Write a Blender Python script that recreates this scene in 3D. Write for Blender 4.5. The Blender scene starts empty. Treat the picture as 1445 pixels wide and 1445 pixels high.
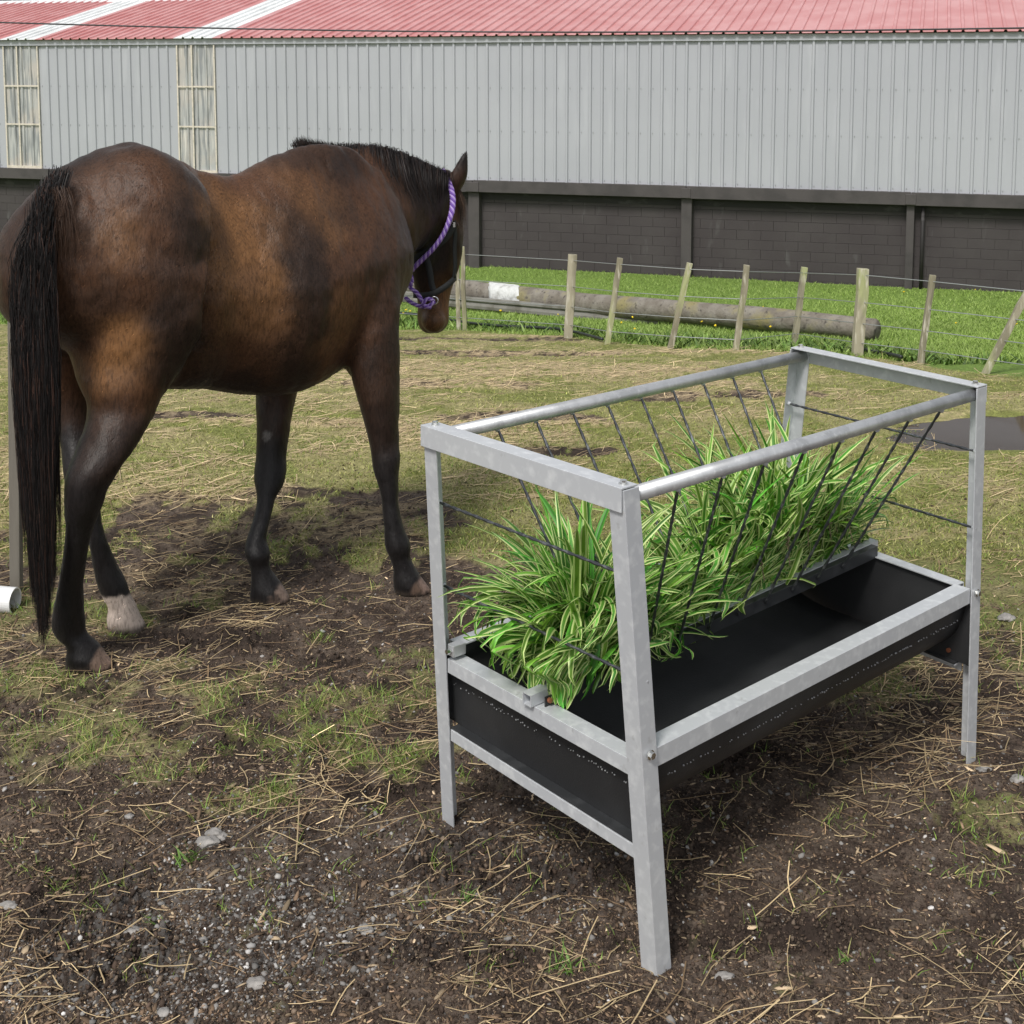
import bpy, bmesh, math, random
import numpy as np
from mathutils import Vector, Matrix
from mathutils.noise import noise as mnoise

# ------------------------------------------------------------------ camera, sky, sun, exposure
scene = bpy.context.scene
F, YH, PITCH, CAMH, RES = 1850.0, 100.0, math.radians(6), 1.7, 1445.0
CY = YH + F * math.tan(PITCH)
cd = bpy.data.cameras.new('camera'); cam = bpy.data.objects.new('camera', cd)
scene.collection.objects.link(cam); scene.camera = cam
cam.location = (0, 0, CAMH); cam.rotation_euler = (math.pi / 2 - PITCH, 0, 0)
cd.sensor_width = 36; cd.lens = F / RES * 36
cd.shift_y = (CY - RES / 2) / RES
cd.clip_start = 0.05; cd.clip_end = 2000

SUN_EL, SUN_AZ = math.radians(52), math.radians(205)     # azimuth measured from +Y towards +X
w = bpy.data.worlds.new('World'); scene.world = w; w.use_nodes = True
nt = w.node_tree; nt.nodes.clear()
sky = nt.nodes.new('ShaderNodeTexSky'); sky.sky_type = 'NISHITA'; sky.sun_disc = False
sky.sun_elevation = SUN_EL; sky.sun_rotation = SUN_AZ; sky.dust_density = 2.0; sky.air_density = 1.2
hsv = nt.nodes.new('ShaderNodeHueSaturation'); hsv.inputs['Saturation'].default_value = 0.22
bg = nt.nodes.new('ShaderNodeBackground'); bg.inputs['Strength'].default_value = 0.105
wo = nt.nodes.new('ShaderNodeOutputWorld')
nt.links.new(sky.outputs[0], hsv.inputs['Color']); nt.links.new(hsv.outputs[0], bg.inputs[0]); nt.links.new(bg.outputs[0], wo.inputs[0])
sd = bpy.data.lights.new('sun', 'SUN'); sd.energy = 2.1; sd.angle = math.radians(13); sd.color = (1.0, 0.96, 0.9)
so = bpy.data.objects.new('sun', sd); scene.collection.objects.link(so)
sdir = Vector((math.sin(SUN_AZ) * math.cos(SUN_EL), math.cos(SUN_AZ) * math.cos(SUN_EL), math.sin(SUN_EL)))
so.rotation_euler = (-sdir).to_track_quat('-Z', 'Y').to_euler()
scene.view_settings.view_transform = 'Standard'; scene.view_settings.look = 'None'
scene.view_settings.exposure = 0.42; scene.view_settings.gamma = 1
scene.cycles.max_bounces = 6

# ------------------------------------------------------------------ helpers
random.seed(4); rng = np.random.default_rng(4)
COL = scene.collection
def link(o): COL.objects.link(o); return o
def ray(px, py):
    v = py - CY
    return Vector((px - RES / 2, F * math.cos(PITCH) - v * math.sin(PITCH), -F * math.sin(PITCH) - v * math.cos(PITCH)))
def W(px, py, Y):
    r = ray(px, py); return Vector((0, 0, CAMH)) + r * (Y / r.y)
def Zp(px, py, z):
    r = ray(px, py); return Vector((0, 0, CAMH)) + r * ((z - CAMH) / r.z)
def base(Y):
    Y = np.asarray(Y, float)
    k = 0.35
    a = k * np.logaddexp(0, (Y - 6.8) / k); b = k * np.logaddexp(0, (Y - 14.0) / k)
    return -0.12 * (a - b)
def G(px, py):
    r = ray(px, py); lo, hi = 1.0, 60.0
    for _ in range(60):
        m = (lo + hi) / 2; z = CAMH + r.z * (m / r.y)
        if z > float(base(m)): lo = m
        else: hi = m
    return Vector((0, 0, CAMH)) + r * (lo / r.y)
def _hash(ix, iy, seed):
    h = (ix.astype(np.int64) * 374761393 + iy.astype(np.int64) * 668265263 + seed * 1274126177) & 0xFFFFFFFF
    h = ((h ^ (h >> 13)) * 1274126177) & 0xFFFFFFFF
    h = h ^ (h >> 16)
    return (h & 0xFFFFFF) / float(0xFFFFFF)
def vn(x, y, seed=0):
    x = np.asarray(x, float); y = np.asarray(y, float)
    ix = np.floor(x); iy = np.floor(y); fx = x - ix; fy = y - iy
    fx = fx * fx * (3 - 2 * fx); fy = fy * fy * (3 - 2 * fy)
    a = _hash(ix, iy, seed); b = _hash(ix + 1, iy, seed); c = _hash(ix, iy + 1, seed); d = _hash(ix + 1, iy + 1, seed)
    return (a + (b - a) * fx) * (1 - fy) + (c + (d - c) * fx) * fy
def fbm(x, y, seed=0, oct=4):
    s = 0; a = 0.5; t = 0
    for i in range(oct):
        s = s + a * vn(x * 2 ** i, y * 2 ** i, seed + i * 17); t += a; a *= 0.55
    return s / t
def sstep(a, b, x): t = np.clip((x - a) / (b - a), 0, 1); return t * t * (3 - 2 * t)

def mesh_np(name, verts, faces, mat=None, parent=None, col=None, smooth=False, extra=None):
    """faces: (n,3) or (n,4) int array; col: (nv,3) vertex colours"""
    me = bpy.data.meshes.new(name)
    verts = np.asarray(verts, np.float32); faces = np.asarray(faces, np.int32); k = faces.shape[1]
    me.vertices.add(len(verts)); me.vertices.foreach_set('co', verts.ravel())
    me.loops.add(faces.size); me.loops.foreach_set('vertex_index', faces.ravel())
    me.polygons.add(len(faces)); me.polygons.foreach_set('loop_start', np.arange(0, faces.size, k, dtype=np.int32))
    me.polygons.foreach_set('loop_total', np.full(len(faces), k, np.int32))
    me.update(calc_edges=True)
    if smooth: me.polygons.foreach_set('use_smooth', np.ones(len(faces), bool))
    if col is not None:
        at = me.color_attributes.new('Col', 'FLOAT_COLOR', 'POINT')
        at.data.foreach_set('color', np.concatenate([col, np.ones((len(col), 1))], 1).astype(np.float32).ravel())
    if extra:
        for kname, arr in extra.items():
            at = me.attributes.new(kname, 'FLOAT', 'POINT'); at.data.foreach_set('value', arr.astype(np.float32).ravel())
    if mat: me.materials.append(mat)
    o = link(bpy.data.objects.new(name, me))
    if parent: o.parent = parent
    return o
def tag(o, label=None, cat=None, group=None, kind=None):
    if label: o['label'] = label
    if cat: o['category'] = cat
    if group: o['group'] = group
    if kind: o['kind'] = kind
    return o
def thing(name, loc, label, cat, group=None):
    o = link(bpy.data.objects.new(name, None)); o.location = loc; o.empty_display_size = 0.1
    return tag(o, label, cat, group)
def obj(name, bm, mat, parent=None, smooth=False, bevel=0):
    me = bpy.data.meshes.new(name); bmesh.ops.recalc_face_normals(bm, faces=bm.faces); bm.to_mesh(me); bm.free()
    me.materials.append(mat)
    if smooth: me.polygons.foreach_set('use_smooth', np.ones(len(me.polygons), bool))
    o = link(bpy.data.objects.new(name, me))
    if parent:
        o.parent = parent; o.matrix_parent_inverse = Matrix.Translation(-parent.location)
    if bevel:
        m = o.modifiers.new('bevel', 'BEVEL'); m.width = bevel; m.segments = 2; m.limit_method = 'ANGLE'
    return o
def npar(o, parent):      # parent a world-space mesh under a thing
    o.parent = parent; o.matrix_parent_inverse = Matrix.Translation(-parent.location); return o
def bm_prism(bm, a, b, prof, ex, ey):
    """sweep a closed 2D profile from a to b, profile axes ex,ey"""
    A = [bm.verts.new(a + ex * p[0] + ey * p[1]) for p in prof]; B = [bm.verts.new(b + ex * p[0] + ey * p[1]) for p in prof]
    n = len(prof)
    for i in range(n): bm.faces.new((A[i], A[(i + 1) % n], B[(i + 1) % n], B[i]))
    bm.faces.new(A[::-1]); bm.faces.new(B)
def bm_bar(bm, a, b, w, h, up=Vector((0, 0, 1))):
    d = (b - a).normalized(); ex = d.cross(up).normalized(); ey = ex.cross(d).normalized()
    bm_prism(bm, a, b, [(-w / 2, -h / 2), (w / 2, -h / 2), (w / 2, h / 2), (-w / 2, h / 2)], ex, ey)
def frame(d):
    d = d.normalized(); up = Vector((0, 0, 1)) if abs(d.z) < .95 else Vector((0, 1, 0))
    ex = d.cross(up).normalized(); return ex, ex.cross(d).normalized()
def bm_tube(bm, pts, rad, n=12, caps=True, twist=0, lobes=0, lobe_amp=0):
    pts = [Vector(p) for p in pts]; rings = []
    ex = None
    for i, p in enumerate(pts):
        d = (pts[min(i + 1, len(pts) - 1)] - pts[max(i - 1, 0)]).normalized()
        if ex is None: ex, ey = frame(d)
        else:
            ex = (ex - d * ex.dot(d)).normalized(); ey = ex.cross(d).normalized()
        r = rad[i] if hasattr(rad, '__len__') else rad
        ring = []
        for k in range(n):
            t = 2 * math.pi * k / n; rr = r * (1 + lobe_amp * math.cos(lobes * (t - twist * i)))
            ring.append(bm.verts.new(p + ex * math.cos(t) * rr + ey * math.sin(t) * rr))
        rings.append(ring)
    for i in range(len(rings) - 1):
        for k in range(n): bm.faces.new((rings[i][k], rings[i][(k + 1) % n], rings[i + 1][(k + 1) % n], rings[i + 1][k]))
    if caps: bm.faces.new(rings[0][::-1]); bm.faces.new(rings[-1])
def lerp(a, b, t): return a + (b - a) * t

# ---- materials
def mat(name, col=(.5, .5, .5), rough=.6, metal=0, spec=.5, noise=None, bump=None, attr=False, coat=0):
    """noise: list of (scale, detail, colour2, lo, hi, stretch) mixed over the base; bump: (scale, strength, dist)"""
    m = bpy.data.materials.new(name); m.use_nodes = True; n = m.node_tree.nodes; L = m.node_tree.links
    b = n['Principled BSDF']; b.inputs['Roughness'].default_value = rough; b.inputs['Metallic'].default_value = metal
    b.inputs['Specular IOR Level'].default_value = spec; b.inputs['Coat Weight'].default_value = coat
    tc = n.new('ShaderNodeTexCoord')
    if attr:
        a = n.new('ShaderNodeAttribute'); a.attribute_name = 'Col'; cur = a.outputs['Color']
    else:
        r = n.new('ShaderNodeRGB'); r.outputs[0].default_value = (*col, 1); cur = r.outputs[0]
    for (sc, det, c2, lo, hi, st) in (noise or []):
        mp = n.new('ShaderNodeMapping'); mp.inputs['Scale'].default_value = st; L.new(tc.outputs['Object'], mp.inputs[0])
        t = n.new('ShaderNodeTexNoise'); t.inputs['Scale'].default_value = sc; t.inputs['Detail'].default_value = det; L.new(mp.outputs[0], t.inputs['Vector'])
        mr = n.new('ShaderNodeMapRange'); mr.inputs[1].default_value = lo; mr.inputs[2].default_value = hi; L.new(t.outputs['Fac'], mr.inputs[0])
        mx = n.new('ShaderNodeMix'); mx.data_type = 'RGBA'
        L.new(mr.outputs[0], mx.inputs['Factor']); L.new(cur, mx.inputs['A'])
        if len(c2) == 3: mx.inputs['B'].default_value = (*c2, 1)
        else:
            mu = n.new('ShaderNodeMix'); mu.data_type = 'RGBA'; mu.blend_type = 'MULTIPLY'; mu.inputs['Factor'].default_value = 1
            L.new(cur, mu.inputs['A']); mu.inputs['B'].default_value = (c2[0], c2[0], c2[0], 1); L.new(mu.outputs['Result'], mx.inputs['B'])
        cur = mx.outputs['Result']
    L.new(cur, b.inputs['Base Color'])
    if bump:
        prev = None
        for (sc, stg, dist, st) in bump:
            mp = n.new('ShaderNodeMapping'); mp.inputs['Scale'].default_value = st; L.new(tc.outputs['Object'], mp.inputs[0])
            t = n.new('ShaderNodeTexNoise'); t.inputs['Scale'].default_value = sc; t.inputs['Detail'].default_value = 5; L.new(mp.outputs[0], t.inputs['Vector'])
            bp = n.new('ShaderNodeBump'); bp.inputs['Strength'].default_value = stg; bp.inputs['Distance'].default_value = dist
            L.new(t.outputs['Fac'], bp.inputs['Height'])
            if prev: L.new(prev.outputs[0], bp.inputs['Normal'])
            prev = bp
        L.new(prev.outputs[0], b.inputs['Normal'])
    return m
I3 = (1, 1, 1)
# ------------------------------------------------------------------ horse
HU = Vector((.77, .64, 0)).normalized(); HR = Vector((HU.y, -HU.x, 0))
HO = Vector((-1.17, 3.86, 0))
def ringv(c, ax, ay, rx, ry, n=28, k=0.0, pw=1.0):
    out = []
    for i in range(n):
        t = 2 * math.pi * i / n; cs, sn = math.cos(t), math.sin(t)
        cx = math.copysign(abs(cs) ** pw, cs); sy = math.copysign(abs(sn) ** pw, sn)
        out.append(c + ax * (rx * cx * (1 - k * max(0, sn))) + ay * (ry * sy))
    return out
def loft(bm, rings):
    R = [[bm.verts.new(v) for v in r] for r in rings]; n = len(R[0])
    for i in range(len(R) - 1):
        for k in range(n): bm.faces.new((R[i][k], R[i][(k + 1) % n], R[i + 1][(k + 1) % n], R[i + 1][k]))
    bm.faces.new(R[0][::-1]); bm.faces.new(R[-1])
def catmull(rows, sub=4):
    rows = np.array(rows, float); out = []
    n = len(rows)
    for i in range(n - 1):
        p0, p1, p2, p3 = rows[max(i - 1, 0)], rows[i], rows[i + 1], rows[min(i + 2, n - 1)]
        for j in range(sub):
            t = j / sub
            out.append(.5 * ((2 * p1) + (-p0 + p2) * t + (2 * p0 - 5 * p1 + 4 * p2 - p3) * t * t + (-p0 + 3 * p1 - 3 * p2 + p3) * t ** 3))
    out.append(rows[-1]); return out
def leg_loft(bm, rows, ratio=1.15, n=20):
    """rows: (py, left px, right px, Y[, ratio]) silhouette widths at a depth"""
    rings = []
    off = G((rows[-1][1] + rows[-1][2]) / 2, rows[-1][0]).y - rows[-1][3]     # the sole stands on the ground
    for r in catmull([tuple(r) + ((ratio,) if len(r) == 4 else ()) for r in rows]):
        py, a, b, Y, rt = r
        Y = Y + off * float(sstep(rows[0][0] + 150, rows[-1][0] - 60, py))
        c = W((a + b) / 2, py, Y); hw = (b - a) / 2 / F * Y
        rings.append(ringv(c, Vector((1, 0, 0)), Vector((0, 1, 0)), hw, hw * rt, n))
    loft(bm, rings)

def build_horse_body():
    bm = bmesh.new()
    Z = Vector((0, 0, 1))
    # trunk: s along the spine, lateral offset, top, bottom, half width, narrowing of the top
    T = TORSO
    rings = []
    for s, lat, zt, zb, hw, k in catmull(T, 4):
        c = HO + HU * s + HR * lat + Z * ((zt + zb) / 2)
        rings.append(ringv(c, HR, Z, hw, (zt - zb) / 2, 32, k, .92))
    loft(bm, rings)
    # neck
    rings = []
    for px, py, hh, th, Y in catmull(NECK, 4):
        c = W(px, py, Y); rings.append(ringv(c, HR, Z, th, hh / F * Y, 28, .35, .95))
    loft(bm, rings)
    # head
    rings = []
    HF = Vector((.93, .37, 0)).normalized(); HL = Vector((HF.y, -HF.x, 0))
    for py, a, b, Y, rt in catmull(HEAD, 4):
        c = W((a + b) / 2, py, Y); hw = (b - a) / 2 / F * Y
        rings.append(ringv(c, HF, HL, hw, hw * rt, 24, 0, .9))
    loft(bm, rings)
    # haunch, shoulder and leg masses
    for rows in LEGS: leg_loft(bm, rows)
    # ears
    for tip, bs, wd, Y in EARS:
        a = W(bs[0], bs[1], Y); b = W(tip[0], tip[1], Y - .01); d = (b - a)
        ex = Vector((.8, .5, 0)).normalized(); ey = Vector((-.5, .8, 0)).normalized()
        rings = [ringv(a + d * t, ex, ey, wd * f, wd * f * .75, 14) for t, f in ((-.15, .7), (0, .8), (.25, 1), (.5, .85), (.75, .5), (.93, .2), (1, .06))]
        loft(bm, rings)
    for (px, py, Y, rx, ry, rz) in BLOBS:
        m = Matrix.Translation(W(px, py, Y)) @ Matrix.Diagonal((rx, ry, rz, 1))
        bmesh.ops.create_icosphere(bm, subdivisions=3, radius=1, matrix=m)
    bmesh.ops.recalc_face_normals(bm, faces=bm.faces)
    me = bpy.data.meshes.new('tmp'); bm.to_mesh(me); bm.free()
    o = link(bpy.data.objects.new('tmp', me))
    r = o.modifiers.new('r', 'REMESH'); r.mode = 'VOXEL'; r.voxel_size = .0075
    dg = bpy.context.evaluated_depsgraph_get(); ev = o.evaluated_get(dg)
    me2 = bpy.data.meshes.new_from_object(ev); bpy.data.objects.remove(o); bpy.data.meshes.remove(me)
    # smoothing: strong on the trunk, light on legs and head
    nv = len(me2.vertices); co = np.empty(nv * 3); me2.vertices.foreach_get('co', co); co = co.reshape(-1, 3)
    ed = np.empty(len(me2.edges) * 2, np.int64); me2.edges.foreach_get('vertices', ed); ed = ed.reshape(-1, 2)
    deg = np.bincount(ed.ravel(), minlength=nv)[:, None]
    hx = np.array(W(615, 330, 4.8)); headd = np.linalg.norm(co - hx, axis=1)
    wt = .07 + .55 * sstep(.68, .95, co[:, 2]); wt = np.where(headd < .34, .3, wt)
    wt = wt[:, None]
    def lap(c):
        out = np.zeros_like(c)
        for k in range(3):
            out[:, k] = np.bincount(ed[:, 0], c[ed[:, 1], k], nv) + np.bincount(ed[:, 1], c[ed[:, 0], k], nv)
        return out / deg - c
    for it in range(34):
        co += lap(co) * .6 * wt
        if it % 2: co -= lap(co) * .25 * wt
    me2.vertices.foreach_set('co', co.ravel()); me2.update()
    return me2

TORSO = [(-.36, .0, 1.18, 1.05, .06, 0), (-.32, .01, 1.27, .98, .12, .1), (-.22, .03, 1.385, .92, .19, .25), (-.08, .015, 1.465, .82, .28, .35), (.05, 0, 1.488, .75, .315, .4),
         (.16, 0, 1.455, .73, .30, .4), (.26, 0, 1.40, .71, .24, .35), (.36, 0, 1.375, .68, .25, .3), (.46, 0, 1.395, .66, .285, .35), (.56, 0, 1.44, .655, .29, .45),
         (.66, 0, 1.465, .68, .27, .68), (.76, 0, 1.455, .72, .25, .75), (.86, 0, 1.41, .78, .22, .65), (.94, 0, 1.34, .86, .17, .5), (1.0, 0, 1.24, .95, .11, .2)]
NECK = [(420, 300, 95, .13, 4.40), (460, 310, 103, .17, 4.45), (520, 300, 93, .155, 4.54), (570, 290, 74, .12, 4.68), (610, 280, 48, .085, 4.80), (630, 275, 28, .06, 4.84)]
HEAD = [(238, 612, 634, 4.84, .9), (250, 603, 643, 4.84, .95), (275, 592, 649, 4.83, .95), (305, 583, 652, 4.83, .85), (335, 577, 653, 4.83, .78), (365, 576, 650, 4.83, .75), (395, 582, 643, 4.83, .75),
        (420, 588, 637, 4.83, .85), (440, 589, 634, 4.83, 1.0), (455, 590, 632, 4.83, 1.05), (464, 594, 628, 4.83, 1.0), (469, 602, 619, 4.83, .9)]
LEGS = [
  # right hind
  [(330, 150, 290, 3.84, .7), (360, 105, 303, 3.80, .72), (400, 84, 307, 3.77, .72), (450, 82, 299, 3.75, .72), (500, 96, 272, 3.73, .78), (538, 110, 244, 3.71, .95),
   (568, 124, 226, 3.69, 1.0), (600, 119, 211, 3.66, 1.0), (640, 104, 187, 3.62, 1.0), (665, 94, 168, 3.60, 1.0), (690, 91, 153, 3.60, 1.05), (715, 90, 144, 3.61, 1.1), (752, 92, 130, 3.63, 1.1), (815, 83, 119, 3.67, 1.1), (850, 77, 118, 3.69, 1.1), (877, 73, 120, 3.70, 1.05), (895, 78, 122, 3.70, 1.0),
   (908, 93, 137, 3.70, 1.0), (922, 93, 147, 3.70, 1.0), (932, 91, 158, 3.70, .75), (938, 90, 162, 3.70, .7), (942, 90, 163, 3.70, .7)],
  # left hind
  [(400, 20, 135, 3.92, .9), (470, 40, 135, 3.93, .9), (520, 60, 134, 3.94, .9), (560, 75, 133, 3.95, .9), (600, 83, 132, 3.95, .95), (650, 88, 136, 3.93, 1.0), (690, 95, 140, 3.92, 1.0), (725, 112, 142, 3.93, 1.1), (753, 123, 148, 3.94, 1.1), (794, 131, 164, 3.97, 1.1), (820, 136, 178, 3.98, 1.0), (838, 142, 184, 3.98, .95),
   (855, 152, 192, 3.98, .95), (872, 150, 200, 3.98, .95), (882, 151, 206, 3.98, .8), (888, 152, 209, 3.98, .8)],
  # left front
  [(480, 370, 440, 4.36, 1), (520, 364, 428, 4.34, 1.1), (553, 360, 420, 4.32, 1.15), (592, 361, 412, 4.28, 1.15), (640, 361, 405, 4.25, 1.1), (664, 358, 405, 4.24, 1.1), (685, 360, 400, 4.23, 1.1), (703, 362, 390, 4.22, 1.15), (740, 354, 381, 4.20, 1.15), (761, 347, 376, 4.19, 1.15), (780, 345, 381, 4.18, 1.1), (798, 352, 380, 4.18, 1.05),
   (815, 354, 390, 4.18, 1.0), (829, 353, 401, 4.18, .95), (842, 351, 410, 4.18, .75), (848, 351, 412, 4.18, .75)],
  # right front
  [(240, 430, 500, 4.36, .7), (290, 425, 535, 4.30, .65), (350, 440, 560, 4.26, .65), (420, 455, 566, 4.24, .7), (480, 485, 565, 4.23, .85), (520, 492, 565, 4.24, 1.0), (570, 506, 565, 4.25, 1.1), (620, 520, 563, 4.26, 1.1), (645, 524, 565, 4.26, 1.1), (660, 526, 564, 4.26, 1.1), (690, 535, 563, 4.26, 1.15), (713, 539, 563, 4.26, 1.2), (745, 541, 571, 4.26, 1.15), (770, 543, 580, 4.26, 1.1), (785, 548, 579, 4.26, 1.05),
   (803, 554, 588, 4.26, 1.0), (820, 554, 598, 4.26, .95), (830, 554, 607, 4.26, .75), (836, 555, 609, 4.26, .75)],
]
EARS = [((659, 210), (640, 268), .040, 4.80), ((628, 232), (618, 262), .028, 4.98)]
BLOBS = [(640, 318, 4.755, .022, .02, .020), (193, 340, 3.80, .235, .19, .28), (205, 430, 3.79, .19, .16, .20), (508, 410, 4.30, .12, .13, .22), (478, 270, 4.38, .13, .08, .16), (90, 350, 3.80, .16, .12, .2),
         (75, 430, 3.84, .11, .10, .16), (118, 676, 3.60, .035, .045, .05), (515, 505, 4.30, .07, .10, .08), (600, 350, 4.80, .055, .075, .085), (612, 452, 4.78, .045, .05, .045)]

# ---- coat colours at points of the body (px, py, depth) -> colour
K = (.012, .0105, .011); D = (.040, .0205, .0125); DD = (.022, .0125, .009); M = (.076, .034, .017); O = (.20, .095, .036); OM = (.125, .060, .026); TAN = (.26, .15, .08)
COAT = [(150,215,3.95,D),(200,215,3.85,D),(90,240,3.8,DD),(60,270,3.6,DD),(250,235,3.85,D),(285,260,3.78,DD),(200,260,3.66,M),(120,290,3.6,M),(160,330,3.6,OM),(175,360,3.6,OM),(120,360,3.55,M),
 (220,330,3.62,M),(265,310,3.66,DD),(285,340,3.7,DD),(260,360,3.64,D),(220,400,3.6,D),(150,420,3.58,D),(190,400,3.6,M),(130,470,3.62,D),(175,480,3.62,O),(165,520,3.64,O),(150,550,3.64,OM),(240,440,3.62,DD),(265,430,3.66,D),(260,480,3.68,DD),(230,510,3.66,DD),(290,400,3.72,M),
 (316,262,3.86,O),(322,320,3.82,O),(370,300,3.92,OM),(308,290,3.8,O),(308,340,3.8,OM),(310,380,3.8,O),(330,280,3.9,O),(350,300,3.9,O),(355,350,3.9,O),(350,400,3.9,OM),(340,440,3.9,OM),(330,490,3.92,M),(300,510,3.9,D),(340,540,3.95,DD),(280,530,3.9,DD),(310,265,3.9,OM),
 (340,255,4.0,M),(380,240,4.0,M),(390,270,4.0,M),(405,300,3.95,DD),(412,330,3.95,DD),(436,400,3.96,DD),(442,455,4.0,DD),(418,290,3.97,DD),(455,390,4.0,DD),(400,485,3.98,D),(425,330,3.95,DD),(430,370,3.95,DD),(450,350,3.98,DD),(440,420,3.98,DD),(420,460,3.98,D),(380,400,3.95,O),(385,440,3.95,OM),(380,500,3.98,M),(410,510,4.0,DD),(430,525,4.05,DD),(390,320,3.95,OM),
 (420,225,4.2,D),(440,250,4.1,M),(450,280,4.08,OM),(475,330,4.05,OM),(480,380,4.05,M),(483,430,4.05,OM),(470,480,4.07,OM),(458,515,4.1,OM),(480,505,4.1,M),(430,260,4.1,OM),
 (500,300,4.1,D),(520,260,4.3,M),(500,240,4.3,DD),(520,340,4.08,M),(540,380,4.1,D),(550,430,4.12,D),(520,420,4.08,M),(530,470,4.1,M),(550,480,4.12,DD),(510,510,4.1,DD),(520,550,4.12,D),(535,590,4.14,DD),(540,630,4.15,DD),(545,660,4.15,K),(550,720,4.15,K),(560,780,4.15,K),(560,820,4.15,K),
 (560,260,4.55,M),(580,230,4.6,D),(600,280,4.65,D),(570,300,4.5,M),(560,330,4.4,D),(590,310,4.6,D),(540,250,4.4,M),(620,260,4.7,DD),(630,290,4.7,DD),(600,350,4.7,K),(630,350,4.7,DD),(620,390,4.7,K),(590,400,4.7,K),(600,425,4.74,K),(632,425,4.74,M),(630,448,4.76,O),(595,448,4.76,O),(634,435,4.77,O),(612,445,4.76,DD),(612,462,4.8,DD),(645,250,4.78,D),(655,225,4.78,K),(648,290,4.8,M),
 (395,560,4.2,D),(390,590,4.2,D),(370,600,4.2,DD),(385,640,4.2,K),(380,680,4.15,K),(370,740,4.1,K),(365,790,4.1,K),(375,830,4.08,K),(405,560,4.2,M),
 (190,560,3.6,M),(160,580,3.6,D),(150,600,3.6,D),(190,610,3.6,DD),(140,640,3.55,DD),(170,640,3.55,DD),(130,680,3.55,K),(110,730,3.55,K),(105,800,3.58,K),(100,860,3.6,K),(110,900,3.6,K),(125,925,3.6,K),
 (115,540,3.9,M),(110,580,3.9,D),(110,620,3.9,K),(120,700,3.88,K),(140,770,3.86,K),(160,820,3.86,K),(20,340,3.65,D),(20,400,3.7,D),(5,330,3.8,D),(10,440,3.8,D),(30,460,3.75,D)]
def coat_colours(co):
    P = np.array([list(W(a, b, y)) for a, b, y, c in COAT]); C = np.array([c for *_, c in COAT])
    out = np.empty((len(co), 3))
    jit = co.copy()
    for k in range(3): jit[:, k] += (fbm(co[:, 2] * 11 + k * 5, co[:, (k + 1) % 2] * 11, 60 + k, 3) - .5) * .06
    for i in range(0, len(co), 20000):
        d = np.linalg.norm(jit[i:i + 20000, None, :] - P[None], axis=2)
        wgt = 1 / (d ** 4.4 + 2e-6); out[i:i + 20000] = (wgt @ C) / wgt.sum(1, keepdims=True)
    mott = fbm(co[:, 0] * 30 + co[:, 1] * 17, co[:, 2] * 24, 9, 4)
    out *= (.75 + .5 * mott)[:, None]
    # white sock of the left hind, horn of the hooves
    def setc(m, c): out[:] = out * (1 - m[:, None]) + np.array(c) * m[:, None]
    sx = W(178, 868, 3.86)
    near = np.linalg.norm(co[:, :2] - np.array([sx.x, sx.y]), axis=1) < .16
    edge = .112 + .03 * (fbm(co[:, 0] * 40, co[:, 1] * 40, 3, 2) - .5)
    setc(near * sstep(edge + .006, edge - .006, co[:, 2]) * (co[:, 0] > sx.x - .13), (.52, .43, .37))
    setc(sstep(.024, .012, co[:, 2]) * .8, (.045, .035, .028))
    for (px, py, Y, r, c) in [(152, 928, 3.6, .028, (.25, .17, .13)), (140, 935, 3.57, .022, (.16, .11, .085)), (402, 838, 4.06, .03, (.22, .16, .13)), (385, 845, 4.05, .022, (.13, .09, .07)), (600, 824, 4.13, .026, (.22, .15, .12)), (588, 832, 4.1, .018, (.12, .08, .06)), (375, 616, 4.2, .016, (.16, .15, .14))]:
        d = np.linalg.norm(co - np.array(W(px, py, Y)), axis=1); n = fbm(co[:, 0] * 90, co[:, 2] * 90, 8, 3)
        setc(sstep(r * 1.5, r * .7, d + (n - .5) * r * 1.2), c)
    return out

def strands(name, roots, ctrl, width, cols, m, parent, tipw=.25, kind=None):
    """roots (n,3), ctrl (n,k,3) absolute points; flat ribbons facing roughly outward; cols (n,3)"""
    n, k, _ = ctrl.shape
    tang = np.gradient(ctrl, axis=1); tang /= np.linalg.norm(tang, axis=2, keepdims=True) + 1e-9
    side = np.cross(tang, rng.normal(size=(n, 1, 3)) * .6 + np.array([.2, -1, .25])); side /= np.linalg.norm(side, axis=2, keepdims=True) + 1e-9
    wv = np.linspace(1, tipw, k)[None, :, None] * np.asarray(width).reshape(-1, 1, 1) * .5
    v = np.stack([ctrl - side * wv, ctrl + side * wv], 2).reshape(-1, 3)
    b = (np.arange(n) * k * 2)[:, None] + (np.arange(k - 1) * 2)[None]
    f = np.stack([b, b + 1, b + 3, b + 2], 2).reshape(-1, 4)
    o = mesh_np(name, v, f, m, None, np.repeat(cols, k * 2, 0), smooth=True)
    if parent: npar(o, parent)
    if kind: o['kind'] = kind
    return o

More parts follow.
